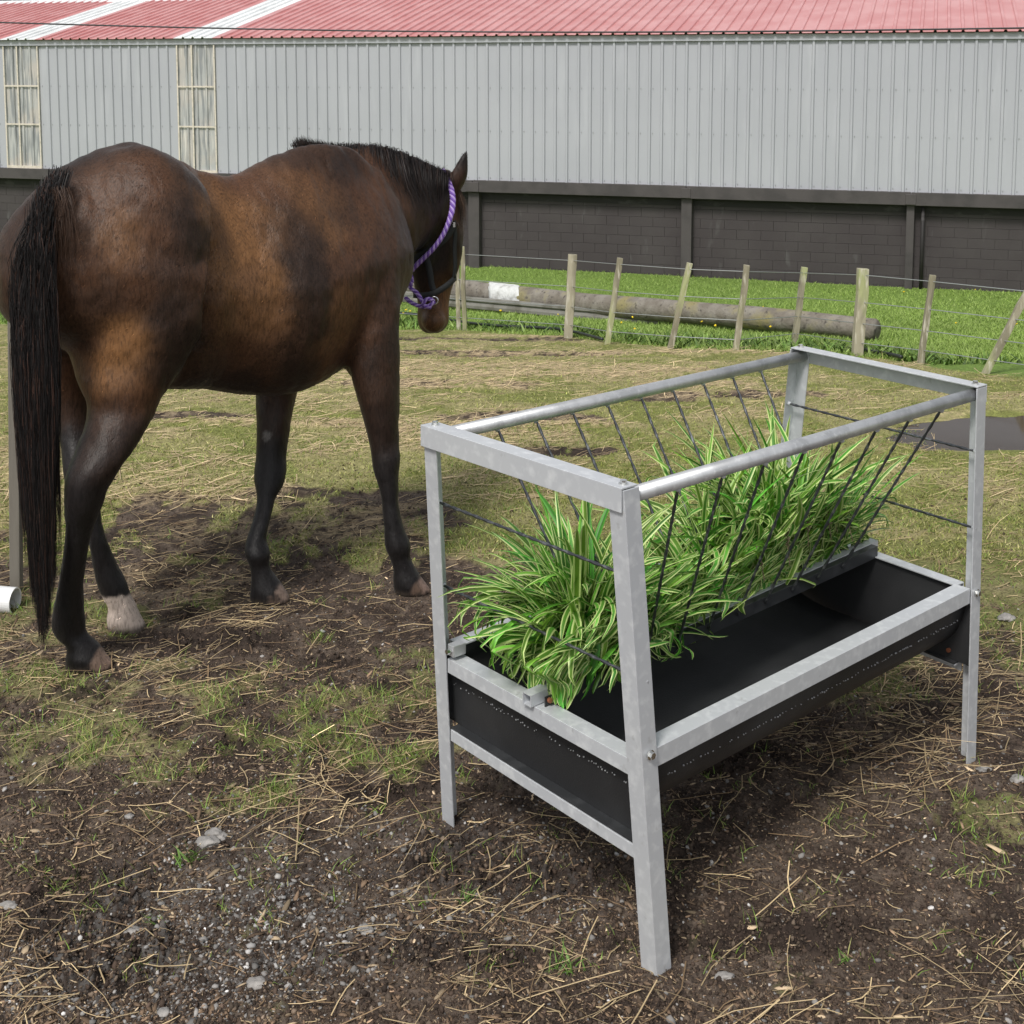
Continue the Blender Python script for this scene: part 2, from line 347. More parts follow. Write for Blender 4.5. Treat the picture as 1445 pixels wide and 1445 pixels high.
def make_horse():
    hroot = Vector((-.8, 3.95, 0))
    horse = thing('horse', hroot, 'bay horse with black legs and tail standing with its back turned, head lowered', 'horse')
    fur = mat('horse_coat', rough=.48, attr=True, spec=.28, noise=[(160, 3, (.55,), .45, .7, (1, 1, .25))], bump=[(240, .35, .004, (1, 1, .22)), (40, .25, .01, (1, 1, .5))])
    fb = fur.node_tree.nodes['Principled BSDF']; fb.inputs['Sheen Weight'].default_value = .04; fb.inputs['Sheen Roughness'].default_value = .4
    hair = mat('horse_hair', rough=.5, attr=True, spec=.25)
    me = build_horse_body(); nv = len(me.vertices)
    co = np.empty(nv * 3); me.vertices.foreach_get('co', co); co = co.reshape(-1, 3)
    no = np.empty(nv * 3); me.vertices.foreach_get('normal', no); no = no.reshape(-1, 3)
    # muscle and vein relief
    body = sstep(.7, .9, co[:, 2])
    rel = (fbm(co[:, 0] * 9 + co[:, 1] * 7, co[:, 2] * 7, 21, 3) - .5) * .018 * body + (fbm(co[:, 0] * 30 + co[:, 1] * 22, co[:, 2] * 18, 25, 3) - .5) * .006
    def crease(curve, side, depth, wd, bulge):
        C = np.array([list(W(*c)) for c in catmull(curve, 8)]); s_v = co @ np.array(HU); out = np.zeros(nv)
        idx_ = np.where(np.linalg.norm(co - C.mean(0), axis=1) < .6)[0]
        for a_ in range(0, len(idx_), 20000):
            ii = idx_[a_:a_ + 20000]; dd = np.linalg.norm(co[ii][:, None] - C[None], axis=2); j = dd.argmin(1); d = dd.min(1)
            sg = (s_v[ii] - (C @ np.array(HU))[j]) * side; tp = np.sin(np.pi * np.clip(j / (len(C) - 1), 0.04, .96)) ** .5
            wq = sstep(-.012, .03, sg); out[ii] = tp * (wq * -depth * np.exp(-(d / wd) ** 2) + (1 - wq) * bulge * np.exp(-(d / (wd * 1.3)) ** 2))
        return out
    rel = rel + crease([(292, 236, 3.86), (304, 270, 3.78), (309, 320, 3.72), (306, 370, 3.70), (294, 430, 3.68), (286, 475, 3.70), (262, 512, 3.72)], 1, .085, .085, .012)
    rel = rel + crease([(500, 230, 4.3), (535, 270, 4.2), (558, 320, 4.12), (566, 370, 4.12)], 1, .012, .04, .006)
    rel = rel + crease([(150, 690, 3.57), (140, 650, 3.57), (128, 610, 3.57)], -1, .006, .02, .004) + crease([(112, 700, 3.55), (104, 760, 3.57), (98, 860, 3.59)], 1, .005, .012, .004) + crease([(375, 700, 4.12), (364, 740, 4.1), (360, 775, 4.08)], 1, .004, .010, .003) + crease([(552, 680, 4.14), (554, 740, 4.14), (560, 780, 4.13)], 1, .004, .010, .003)
    co = co + no * rel[:, None]; me.vertices.foreach_set('co', co.ravel())
    cc = coat_colours(co)
    at = me.color_attributes.new('Col', 'FLOAT_COLOR', 'POINT'); at.data.foreach_set('color', np.concatenate([cc, np.ones((nv, 1))], 1).astype(np.float32).ravel())
    me.materials.append(fur); me.polygons.foreach_set('use_smooth', np.ones(len(me.polygons), bool)); me.name = 'body'
    ob = link(bpy.data.objects.new('body', me)); npar(ob, horse)
    # short fur lying back along the coat
    okv = np.where((co[:, 2] > .05))[0]
    N = 190000
    idx = rng.choice(okv, N); nn = no[idx]; p = co[idx] + rng.normal(size=(N, 3)) * .004; p = p - nn * np.sum((p - co[idx]) * nn, 1, keepdims=True) - nn * .001
    flow = -np.array(HU) * .7 + np.array([0, 0, -1.0]); flow = flow[None] + np.stack([fbm(p[:, 2] * 6, p[:, 0] * 6, 70 + k, 2) - .5 for k in range(3)], 1) * 1.4
    flow = flow - nn * np.sum(flow * nn, 1, keepdims=True); flow /= np.linalg.norm(flow, axis=1, keepdims=True)
    flow = flow + nn * rng.uniform(.02, .13, (N, 1)) + rng.normal(size=(N, 3)) * .10
    L = rng.uniform(.007, .015, (N, 1)) * np.where(p[:, 2:3] > .6, 1, .7)
    wv = rng.uniform(.0008, .0016, (N, 1)); side = np.cross(flow, nn); side /= np.linalg.norm(side, axis=1, keepdims=True)
    v = np.stack([p - side * wv * .5, p + side * wv * .5, p + flow * L], 1).reshape(-1, 3)
    fc = cc[idx] * rng.lognormal(-.02, .55, (N, 1))
    o = mesh_np('fur', v, np.arange(N * 3).reshape(-1, 3), fur, None, np.repeat(fc, 3, 0)); npar(o, horse); o['kind'] = 'stuff'
    # ---- tail
    n = 7500; k = 12; t = np.linspace(0, 1, k)
    dock = np.array([list(W(x, y, Yd)) for x, y, Yd in ((88, 238, 3.62), (72, 258, 3.56), (60, 285, 3.51), (56, 320, 3.49), (56, 360, 3.48), (57, 420, 3.48))])
    di = rng.uniform(0, 1, n) ** .8 * 4.99; i0 = di.astype(int); fr = (di - i0)[:, None]
    r0 = dock[i0] * (1 - fr) + dock[i0 + 1] * fr + rng.normal(size=(n, 3)) * np.array([.012, .01, .006])
    u = rng.normal(size=n) * .42; u = np.clip(u, -1, 1)
    tip_y = 905 - 110 * np.abs(u) - rng.exponential(95, n); tip_y = np.clip(tip_y, 480, 912)
    lock = np.round(u * 9 + rng.normal(size=n) * .3) / 9
    ux = u * .75 + lock * .25
    ctrl = np.empty((n, k, 3))
    for j, tt in enumerate(t):
        sp = min(1, tt * 2.6) ** .6
        wdt = (.080 * (1 - .45 * tt))
        xx = W(57, 600, 3.50).x + ux * wdt * sp + (.000) + .004 * np.sin(tt * 6 + u * 14)
        zt = np.array([W(57, yy, 3.5).z for yy in tip_y])
        zz = r0[:, 2] * (1 - tt) + zt * tt
        # leave the dock outward, then hang
        a = min(1, tt * 3.2) ** 1.0
        ctrl[:, j, 0] = r0[:, 0] * (1 - a) + xx * a
        ctrl[:, j, 1] = r0[:, 1] * (1 - a) + (3.485 + np.sqrt(np.maximum(0, 1 - ux ** 2)) * -.035 * rng.uniform(.2, 1, n)) * a
        ctrl[:, j, 2] = zz
    ctrl += rng.normal(size=(n, 1, 3)) * .003
    tc = np.where(rng.uniform(size=(n, 1)) < .16, np.array([[.05, .026, .019]]), np.array([[.011, .0095, .0095]])) * rng.lognormal(0, .3, (n, 1))
    strands('tail', r0, ctrl, rng.uniform(.0010, .0022, n), tc, hair, horse, .2)
    # brown fringe at the root of the tail
    n = 260; r0 = np.array([list(W(rng.uniform(62, 100), rng.uniform(262, 300), 3.53)) for _ in range(n)])
    k = 5; t = np.linspace(0, 1, k)[None, :, None]
    d = np.stack([rng.uniform(-.01, .035, n), rng.uniform(-.03, -.01, n), -rng.uniform(.06, .18, n)], 1)[:, None, :]
    ctrl = r0[:, None, :] + d * t + np.array([.03, -.02, .0]) * (t * (1 - t)) * rng.uniform(.2, 1.6, (n, 1, 1))
    strands('tail_fringe', r0, ctrl, rng.uniform(.0008, .0016, n), np.array([[.045, .025, .016]]) * rng.lognormal(0, .35, (n, 1)), hair, horse)
    # ---- mane
    crest = [(415, 210, 4.33), (430, 206, 4.36), (460, 209, 4.46), (500, 208, 4.55), (530, 209, 4.60), (560, 217, 4.67), (590, 230, 4.74), (615, 240, 4.79), (634, 248, 4.82)]
    cp = np.array([list(W(*c)) for c in crest]); n = 5200; k = 8
    q = rng.uniform(0, 1, n) ** .75 * (len(cp) - 1.001); i0 = q.astype(int); fr = (q - i0)[:, None]
    r0 = cp[i0] * (1 - fr) + cp[i0 + 1] * fr + rng.normal(size=(n, 3)) * np.array([.008, .02, .006])
    r0[:, 2] += .004
    qq = q / (len(cp) - 1)
    Lh = np.interp(qq, [0, .12, .3, .45, .6, .8, 1], [.022, .032, .045, .13, .21, .19, .07]) * rng.uniform(.5, 1.1, n)
    fall = np.interp(qq, [0, .12, .3, .42, 1], [.1, .15, .45, 1, 1])
    t = np.linspace(0, 1, k)
    lockp = np.round(q * 5) / 5 + rng.normal(size=n) * .04
    dirx = (.45 + .35 * np.sin(lockp * 9)) * np.interp(qq, [0, .7, 1], [1, 1, -.3]); ctrl = np.empty((n, k, 3))
    for j, tt in enumerate(t):
        up = tt * (1 - fall) + fall * (.30 * math.sin(min(1, tt * 2.2) * math.pi) * .35 - max(0, tt - .08) * .95)
        ctrl[:, j, 0] = r0[:, 0] + Lh * tt * (dirx * fall * .55 - .35 * (1 - fall) + rng.normal(size=n) * .01)
        ctrl[:, j, 1] = r0[:, 1] - Lh * fall * .62 * min(1, tt * 2.5) ** .8 - .012 * fall
        ctrl[:, j, 2] = r0[:, 2] + Lh * up
    mc = np.array([[.016, .0125, .012]]) * rng.lognormal(0, .45, (n, 1)); mc[rng.uniform(size=n) < .15] = (.045, .027, .02)
    strands('mane', r0, ctrl, rng.uniform(.0009, .0021, n), mc, hair, horse, .2)
    n = 160; r0 = np.array([list(W(646 + rng.normal() * 2, rng.uniform(262, 285), 4.80)) for _ in range(n)])
    d = np.stack([rng.uniform(.0, .03, n), rng.normal(size=n) * .01, -rng.uniform(.05, .13, n)], 1)[:, None, :]; t = np.linspace(0, 1, 6)[None, :, None]
    strands('forelock', r0, r0[:, None, :] + d * t + np.array([.03, 0, 0.01]) * t * (1 - t), rng.uniform(.001, .002, n), np.array([[.05, .032, .022]]) * rng.lognormal(0, .4, (n, 1)), hair, horse)
    return horse

def make_halter():
    nylon = mat('black_nylon', (.018, .02, .02), .75, bump=[(300, .4, .002, I3)])
    steel = mat('ring_steel', (.7, .7, .7), .25, 1)
    h = thing('halter', W(600, 430, 4.7), 'black nylon halter strapped round the head of the horse', 'halter')
    def strap(name, pts, wd=.022, m=nylon, par=h):
        pts = [Vector(p) for p in catmull([list(W(*p)) for p in pts], 4)]; bm = bmesh.new(); c = W(612, 370, 4.86)
        A = []
        for i, p in enumerate(pts):
            d = (pts[min(i + 1, len(pts) - 1)] - pts[max(i - 1, 0)]).normalized(); out = Vector((p.x - c.x, p.y - c.y, 0)).normalized(); out = (out - d * out.dot(d)).normalized(); sd_ = d.cross(out)
            A.append([bm.verts.new(p + sd_ * (wd / 2) * a + out * b) for a, b in ((-1, 0), (1, 0), (1, .004), (-1, .004))])
        for i in range(len(A) - 1):
            for k in range(4): bm.faces.new((A[i][k], A[i][(k + 1) % 4], A[i + 1][(k + 1) % 4], A[i + 1][k]))
        bm.faces.new(A[0]); bm.faces.new(A[-1][::-1]); return obj(name, bm, m, par, True)
    strap('noseband', [(584, 416, 4.74), (598, 417, 4.715), (614, 413, 4.71), (630, 403, 4.73), (641, 393, 4.78), (643, 392, 4.86)])
    strap('cheek_strap', [(640, 312, 4.73), (642, 330, 4.745), (641, 350, 4.75), (642, 375, 4.76), (640, 392, 4.77)], .016)
    strap('throat_strap', [(640, 318, 4.73), (630, 335, 4.715), (612, 350, 4.71), (596, 358, 4.72), (580, 372, 4.74)])
    strap('jaw_strap', [(600, 358, 4.713), (606, 380, 4.71), (609, 400, 4.71), (613, 412, 4.712)], .022)
    bm = bmesh.new()
    bmesh.ops.create_circle(bm, segments=4, radius=.001); bm.clear()
    c = W(613, 424, 4.70); pts = [c + Vector((math.cos(a) * .013, 0, math.sin(a) * .014)) for a in np.linspace(0, 2 * math.pi, 15)]
    bm_tube(bm, pts, .0025, 6, False); obj('ring', bm, steel, h, True)
    for (x, y) in ((637, 310), (641, 317)):
        bm = bmesh.new(); p = W(x, y, 4.715); bm_bar(bm, p + Vector((0, 0, -.009)), p + Vector((0, 0, .009)), .008, .006, Vector((0, 1, 0))); obj('buckle', bm, steel, h)
    # braided purple rope
    r = thing('lead_rope', W(600, 430, 4.69), 'purple and lilac braided rope round the neck behind the ear, knotted under the jaw', 'rope')
    ca = mat('purple_cord', (.16, .075, .36), .8, bump=[(400, .4, .002, I3)]); cb = mat('lilac_cord', (.42, .30, .62), .8, bump=[(400, .4, .002, I3)])
    path = [Vector(p) for p in catmull([list(W(*p)) for p in [(624, 240, 4.80), (630, 250, 4.775), (637, 268, 4.745), (639, 285, 4.725), (636, 305, 4.705), (626, 330, 4.69), (612, 350, 4.685), (596, 366, 4.69), (584, 378, 4.70), (577, 386, 4.72)]], 8)]
    tail = [Vector(p) for p in catmull([list(W(*p)) for p in [(578, 385, 4.70), (581, 396, 4.685), (579, 406, 4.69), (588, 413, 4.685), (596, 425, 4.68)]], 6)]
    tail2 = [Vector(p) for p in catmull([list(W(*p)) for p in [(572, 420, 4.70), (582, 428, 4.685), (596, 433, 4.675), (606, 431, 4.67), (612, 425, 4.675), (603, 422, 4.67), (597, 430, 4.665), (608, 434, 4.67)]], 6)]
    for c_, (nm, m) in enumerate((('purple_strand', ca), ('lilac_strand', cb))):
        bm = bmesh.new()
        for P, rr in ((path, .0068), (tail, .0055), (tail2, .0055)):
            L = 0; acc = [0]
            for i in range(1, len(P)): acc.append(acc[-1] + (P[i] - P[i - 1]).length)
            m_ = int(acc[-1] / .004)
            for ph in (0, math.pi):
                out = []
                for s_ in np.linspace(0, acc[-1], m_):
                    i = min(len(P) - 2, int(np.searchsorted(acc, s_, 'right') - 1)); f = (s_ - acc[i]) / max(1e-6, acc[i + 1] - acc[i]); p = P[i].lerp(P[i + 1], f); ex, ey = frame(P[i + 1] - P[i])
                    a = s_ / .042 * 2 * math.pi + ph + c_ * math.pi / 2; out.append(p + ex * math.cos(a) * rr + ey * math.sin(a) * rr * .7)
                bm_tube(bm, out, rr * .72, 6)
        obj(nm, bm, m, r, True)
# ------------------------------------------------------------------ ground: one sheet, dense near the camera
PUD = (3.72, 6.08, 1.65, .38)      # puddle centre and half sizes
def regions(X, Y):
    """returns grass cover, lawn, straw, darkness of mud, gravel (all 0..1)"""
    wx = X + (fbm(X * 1.3, Y * 1.3, 31, 3) - .5) * 1.1; wy = Y + (fbm(X * 1.3, Y * 1.3, 37, 3) - .5) * 1.3
    n1 = fbm(X * 2.6, Y * 2.2, 5, 4); n2 = fbm(X * 6, Y * 5, 7, 3)
    cover = .13 + .80 * sstep(3.8, 5.3, wy + .25 * np.clip(wx, -1, 2.5)) - .16 * (1 - sstep(2.7, 3.3, wy + .1 * wx))
    def blob(px, py, rx, ry, wob=.25):
        c = G(px, py); d = np.sqrt(((X - c.x) / rx) ** 2 + ((Y - c.y) / ry) ** 2) + (n1 - .5) * 2 * wob
        return sstep(1.25, .65, d)
    mudp = np.zeros_like(X)
    for b in [(400, 730, .65, .45), (280, 900, .6, .28), (300, 840, .5, .3), (700, 1235, .9, .33), (1130, 1010, .6, .32), (1200, 1330, .9, .3), (60, 1250, .35, .5), (720, 480, 1.5, .25, .5), (700, 500, 1.2, .25), (270, 590, .5, .1), (690, 590, .6, .12), (620, 545, .9, .25, .6), (1010, 560, .7, .15), (750, 640, .45, .1), (980, 1250, 1.2, .4, .3)]:
        mudp = np.maximum(mudp, blob(*b))
    grow = np.zeros_like(X)
    for b in [(560, 985, .3, .07, .8), (490, 1000, .4, .10, .7), (120, 1030, .4, .3, .6), (300, 1060, .4, .14, .7), (1180, 950, .3, .25), (1330, 880, .5, .2, .5), (230, 1110, .35, .12, .7), (640, 1080, .2, .15), (60, 880, .4, .2), (1400, 1160, .18, .12, .6), (150, 960, .5, .12, .7)]:
        grow = np.maximum(grow, blob(*b) * .52)
    cover = np.clip(np.maximum(cover * (1 - .9 * mudp), grow * .85), 0, 1)
    n3 = fbm(X * 17, Y * 13, 9, 3); nm = .34 * n1 + .30 * n2 + .36 * n3 - .062 * (1 - sstep(3.8, 5.0, Y))
    g = sstep(.655 - .5 * cover, .735 - .5 * cover, nm + .06)
    fence = G(1000, 486)
    # the pasture begins at the fence; its line runs across the photo
    fl = FENCE_Y(X)
    lawn = sstep(-.35, .1, Y - fl + (n1 - .5) * .5)
    straw = np.zeros_like(X)
    for b in [(660, 525, 1.2, .42, .6), (620, 545, .8, .2, .5), (750, 475, .9, .16, .6), (1010, 545, .5, .12, .7), (640, 615, .5, .1, .6), (950, 500, 1.5, .16, .6), (500, 600, 1.2, .08, .7)]:
        straw = np.maximum(straw, blob(*b))
    straw = np.clip(straw + .5 * sstep(.5, .66, fbm(X * 1.8, Y * 4.5, 77, 3)) * sstep(3.6, 5, Y), 0, 1) * (1 - lawn)
    dark = np.zeros_like(X)
    for b in [(275, 905, .25, .07, .8), (250, 870, .10, .05), (700, 1240, .30, .07, .8), (650, 1190, .10, .06), (545, 975, .06, .04), (330, 1055, .05, .03), (120, 1270, .12, .12, .5), (160, 1350, .12, .10, .5), (1080, 1330, .30, .05, .8), (1180, 1310, .16, .04, .8), (540, 1120, .1, .04), (590, 1350, .25, .05, .6), (470, 935, .1, .04), (120, 980, .1, .04), (980, 1060, .2, .1, .5)]:
        dark = np.maximum(dark, blob(*b))
    grav = blob(330, 1330, .38, .22, .45)
    grav = np.maximum(grav, .5 * blob(500, 1250, .5, .25, .5))
    return g, lawn, straw, dark, grav, cover
_fp = [G(655, 466), G(808, 474), G(965, 492), G(1212, 502), G(1300, 513), G(1390, 527)]
def FENCE_Y(X):
    xs = [p.x for p in _fp]; ys = [p.y for p in _fp]
    return np.interp(X, [xs[0] - 10] + xs + [xs[-1] + 10], [ys[0] + 1.8] + ys + [ys[-1] - 1.5])
def height(X, Y, reg=None):
    X = np.asarray(X, float); Y = np.asarray(Y, float)
    g, lawn, straw, dark, grav, cover = reg if reg is not None else regions(X, Y)
    z = base(Y)
    rough = (1 - lawn)
    z = z + (fbm(X * 1.6, Y * 1.6, 11, 3) - .5) * .035 * sstep(1.5, 4, Y)
    clod = fbm(X * 14, Y * 14, 13, 4); cl2 = fbm(X * 42, Y * 42, 17, 3); cl3 = fbm(X * 110, Y * 110, 19, 2)
    amp = 1 - .6 * g
    z = z + rough * ((clod - .5) * .030 * amp + np.abs(cl2 - .5) * .016 * amp + (cl3 - .5) * .005) + g * .006 * rough
    z = z - dark * (.012 - .05 * np.maximum(0, cl2 - .42)) * 1.2 + (np.abs(clod - .5) * .06 * dark)
    z = z + straw * (fbm(X * 5, Y * 5, 15, 3)) * .025
    # level hollow for the puddle
    d = np.sqrt(((X - PUD[0]) / PUD[2]) ** 2 + ((Y - PUD[1]) / PUD[3]) ** 2) + (fbm(X * 2, Y * 4, 91, 3) - .5) * .5
    k = sstep(1.35, .95, d)
    z = z * (1 - k) + k * (-.045)
    # hooves and feeder feet stand on even ground
    for (fx, fy, r) in FEET:
        m = np.exp(-(((X - fx) ** 2 + (Y - fy) ** 2) / (r * r)) ** 2); z = z * (1 - m) + m * 0.0
    return z
FEET = [(*G(125, 938).xy, .13), (*G(180, 886).xy, .13), (*G(380, 846).xy, .12), (*G(582, 834).xy, .12), (*G(630, 1150).xy, .07), (*G(925, 1372).xy, .07), (*G(1372, 1068).xy, .07)]

MUDC, DRYC, DARKC = (.060, .043, .033), (.135, .105, .082), (.028, .0195, .0155)
MOSSC, MOSS2, STRC = (.205, .225, .062), (.31, .29, .125), (.46, .36, .22)
def ground_colour(X, Y, reg):
    g, lawn, straw, dark, grav, cover = reg
    def mix(a, b, m): return a * (1 - m[:, None]) + np.array(b) * m[:, None]
    n = fbm(X * 9, Y * 9, 41, 4); n2 = fbm(X * 35, Y * 35, 43, 3); n3 = fbm(X * 90, Y * 90, 45, 3)
    c = np.tile(np.array(MUDC), (len(X), 1))
    c = mix(c, DRYC, sstep(.46, .62, .5 * n + .5 * n2) * .55)
    c = mix(c, DARKC, sstep(.5, .38, n) * .55)
    mc = mix(np.tile(np.array(MOSSC), (len(X), 1)), MOSS2, sstep(.4, .6, fbm(X * 5, Y * 5, 47, 3)))
    gg = g * (.45 + .4 * sstep(3.6, 5.5, Y)); c = c * (1 - gg[:, None]) + mc * gg[:, None]
    c = mix(c, STRC, straw * sstep(.36, .54, n2) * .85)
    c = mix(c, DARKC, dark * .85)
    c = mix(c, (.13, .125, .12), grav * sstep(.45, .55, n3) * .5)
    c = c * (.72 + .56 * n3)[:, None]
    lc = np.array((.155, .24, .05))[None] * (.8 + .4 * n2)[:, None] * np.ones((len(X), 1))
    c = c * (1 - lawn[:, None]) + lc * lawn[:, None]
    return c

def make_ground():
    u = np.concatenate([-np.geomspace(16, .62, 30), np.linspace(-.6, .6, 760), np.geomspace(.62, 16, 30)])
    yy = np.concatenate([np.linspace(-12, 1.4, 20), np.geomspace(1.5, 20, 900), np.geomspace(20.5, 900, 40)])
    gy = np.maximum(yy, 1.5)
    X = (gy[:, None] * u[None, :]).ravel(); Y = np.repeat(yy, len(u))
    reg = regions(X, Y); z = height(X, Y, reg)
    far = sstep(25, 60, np.abs(X)) * 0
    nr, nc = len(yy), len(u)
    i = (np.arange(nr - 1) * nc)[:, None] + np.arange(nc - 1)[None]
    f = np.stack([i, i + 1, i + nc + 1, i + nc], 2).reshape(-1, 4)
    m = mat('soil', rough=.93, attr=True, spec=.25, noise=[(130, 5, (.45,), .5, .66, I3), (38, 5, (1.5,), .52, .7, I3)], bump=[(160, .7, .006, I3), (600, .5, .002, I3)])
    o = mesh_np('ground', np.stack([X, Y, z], 1), f, m, None, ground_colour(X, Y, reg), smooth=True)
    o['kind'] = 'structure'
    # puddle
    wm = mat('muddy_water', (.042, .028, .018), .07, spec=.12, noise=[(2, 3, (.045, .030, .020), .4, .6, I3)], bump=[(5, .05, .01, I3)])
    a = np.linspace(0, 2 * math.pi, 60)[:-1]; bm = bmesh.new()
    bm.faces.new([bm.verts.new((PUD[0] + PUD[2] * 1.3 * math.cos(t), PUD[1] + PUD[3] * 1.25 * math.sin(t), -.024)) for t in a])
    p = obj('puddle', bm, wm); p['kind'] = 'structure'

def sample_area(n, ymin, ymax, dens, umax=.60):
    """random ground points, uniform in picture-ish density between ymin and ymax, accepted by dens(X,Y,reg)"""
    n = int(n * 1.28)
    if ymin < 2.2: n = int(n * (1 / 1.8 - 1 / ymax) / (1 / ymin - 1 / ymax)); ymin = 1.8
    Y = 1 / rng.uniform(1 / ymax, 1 / ymin, n); X = rng.uniform(-umax, umax, n) * Y * 1.0
    reg = regions(X, Y); keep = rng.uniform(size=n) < dens(X, Y, reg)
    inp = (np.abs((X - PUD[0]) / PUD[2]) < 1.05) & (np.abs((Y - PUD[1]) / PUD[3]) < 1.05)
    keep &= ~inp
    X, Y = X[keep], Y[keep]; reg = tuple(r[keep] for r in reg)
    return X, Y, height(X, Y, reg), reg
def blades(name, X, Y, Z, L, wd, lean, cols, m, k=4, droop=.5):
    n = len(X); th = rng.uniform(0, 2 * math.pi, n); ln = lean * rng.uniform(.4, 1.3, n)
    t = np.linspace(0, 1, k)
    P = np.empty((n, k, 3))
    for j, tt in enumerate(t):
        P[:, j, 0] = X + np.cos(th) * ln * L * tt ** 1.4; P[:, j, 1] = Y + np.sin(th) * ln * L * tt ** 1.4
        P[:, j, 2] = Z + L * (tt - droop * ln * tt * tt * .5) - .004
    ph = rng.uniform(0, 2 * math.pi, n); s = np.stack([np.cos(ph), np.sin(ph), np.zeros(n)], 1)[:, None, :]
    wv = (1 - t ** 1.5)[None, :, None] * np.asarray(wd).reshape(-1, 1, 1) * .5 + .0001
    v = np.stack([P - s * wv, P + s * wv], 2).reshape(-1, 3)
    b = (np.arange(n) * k * 2)[:, None] + (np.arange(k - 1) * 2)[None]
    f = np.stack([b, b + 1, b + 3, b + 2], 2).reshape(-1, 4)
    grad = np.repeat(cols, k * 2, 0)
    o = mesh_np(name, v, f, m, None, grad, smooth=True); o['kind'] = 'stuff'; return o
def sticks(name, X, Y, Z, L, wd, cols, m, kind='stuff', tilt=.12, ang=None):
    """flattened straw stalks lying on the ground"""
    n = len(X); th = rng.uniform(0, 2 * math.pi, n) if ang is None else ang; k = 4; t = np.linspace(-.5, .5, k)
    bend = rng.normal(size=n) * np.where(rng.uniform(size=n) < .2, .25, .07); P = np.empty((n, k, 3))
    slope = rng.normal(size=n) * tilt
    for j, tt in enumerate(t):
        dx = L * tt; dy = L * bend * (tt * tt) * 2
        P[:, j, 0] = X + np.cos(th) * dx - np.sin(th) * dy; P[:, j, 1] = Y + np.sin(th) * dx + np.cos(th) * dy
    zz = np.stack([height(P[:, j, 0], P[:, j, 1]) for j in range(k)], 1)
    P[:, :, 2] = np.maximum(zz, (zz.max(1) * .6 + zz.min(1) * .4)[:, None]) + .003 + np.abs(slope)[:, None] * L[:, None] * (t + .5)[None]
    s = np.stack([-np.sin(th), np.cos(th), np.zeros(n)], 1)[:, None, :] * np.asarray(wd).reshape(-1, 1, 1) * .5
    up = np.array([0, 0, 1.0]) * np.asarray(wd).reshape(-1, 1, 1) * .35
    v = np.stack([P - s, P + up, P + s], 2).reshape(-1, 3)
    b = (np.arange(n) * k * 3)[:, None] + (np.arange(k - 1) * 3)[None]
    f = np.concatenate([np.stack([b, b + 1, b + 4, b + 3], 2).reshape(-1, 4), np.stack([b + 1, b + 2, b + 5, b + 4], 2).reshape(-1, 4)])
    o = mesh_np(name, v, f, m, None, np.repeat(cols, k * 3, 0))
    if kind: o['kind'] = kind
    return o
def stones_mesh(name, X, Y, Z, R, cols, m, flat=.6, chip=False):
    """small irregular stones as perturbed octahedra-like lumps"""
    n = len(X)
    bmt = bmesh.new(); bmesh.ops.create_icosphere(bmt, subdivisions=1, radius=1); bmt.verts.ensure_lookup_table()
    tv = np.array([v.co[:] for v in bmt.verts]); tf = np.array([[v.index for v in f.verts] for f in bmt.faces]); bmt.free()
    k = len(tv)
    sc = np.stack([rng.uniform(.7, 1.3, n), rng.uniform(.6, 1.0, n), rng.uniform(.4, .8, n) * flat / .6], 1)
    if chip: sc = np.stack([rng.uniform(1.2, 2.6, n), rng.uniform(.35, .8, n), rng.uniform(.12, .3, n)], 1)
    V = tv[None] * sc[:, None, :] * rng.uniform(.6, 1.3, (n, k, 1)); th = rng.uniform(0, 2 * math.pi, n)
    c, s = np.cos(th)[:, None], np.sin(th)[:, None]
    tl = rng.normal(size=(n, 1)) * .25
    x = V[:, :, 0] * c - V[:, :, 1] * s; y = V[:, :, 0] * s + V[:, :, 1] * c; z = V[:, :, 2] + V[:, :, 0] * tl
    R = R[:, None]
    v = np.stack([X[:, None] + x * R, Y[:, None] + y * R, Z[:, None] + z * R + R * .15], 2).reshape(-1, 3)
    f = (tf[None] + (np.arange(n) * k)[:, None, None]).reshape(-1, 3)
    o = mesh_np(name, v, f, m, None, np.repeat(cols, k, 0)); o['kind'] = 'stuff'; return o
def jit(c, n, s=.3, c2=None, p=.3):
    a = np.tile(np.array(c), (n, 1))
    if c2 is not None: a[rng.uniform(size=n) < p] = c2
    return a * rng.lognormal(0, s, (n, 1))

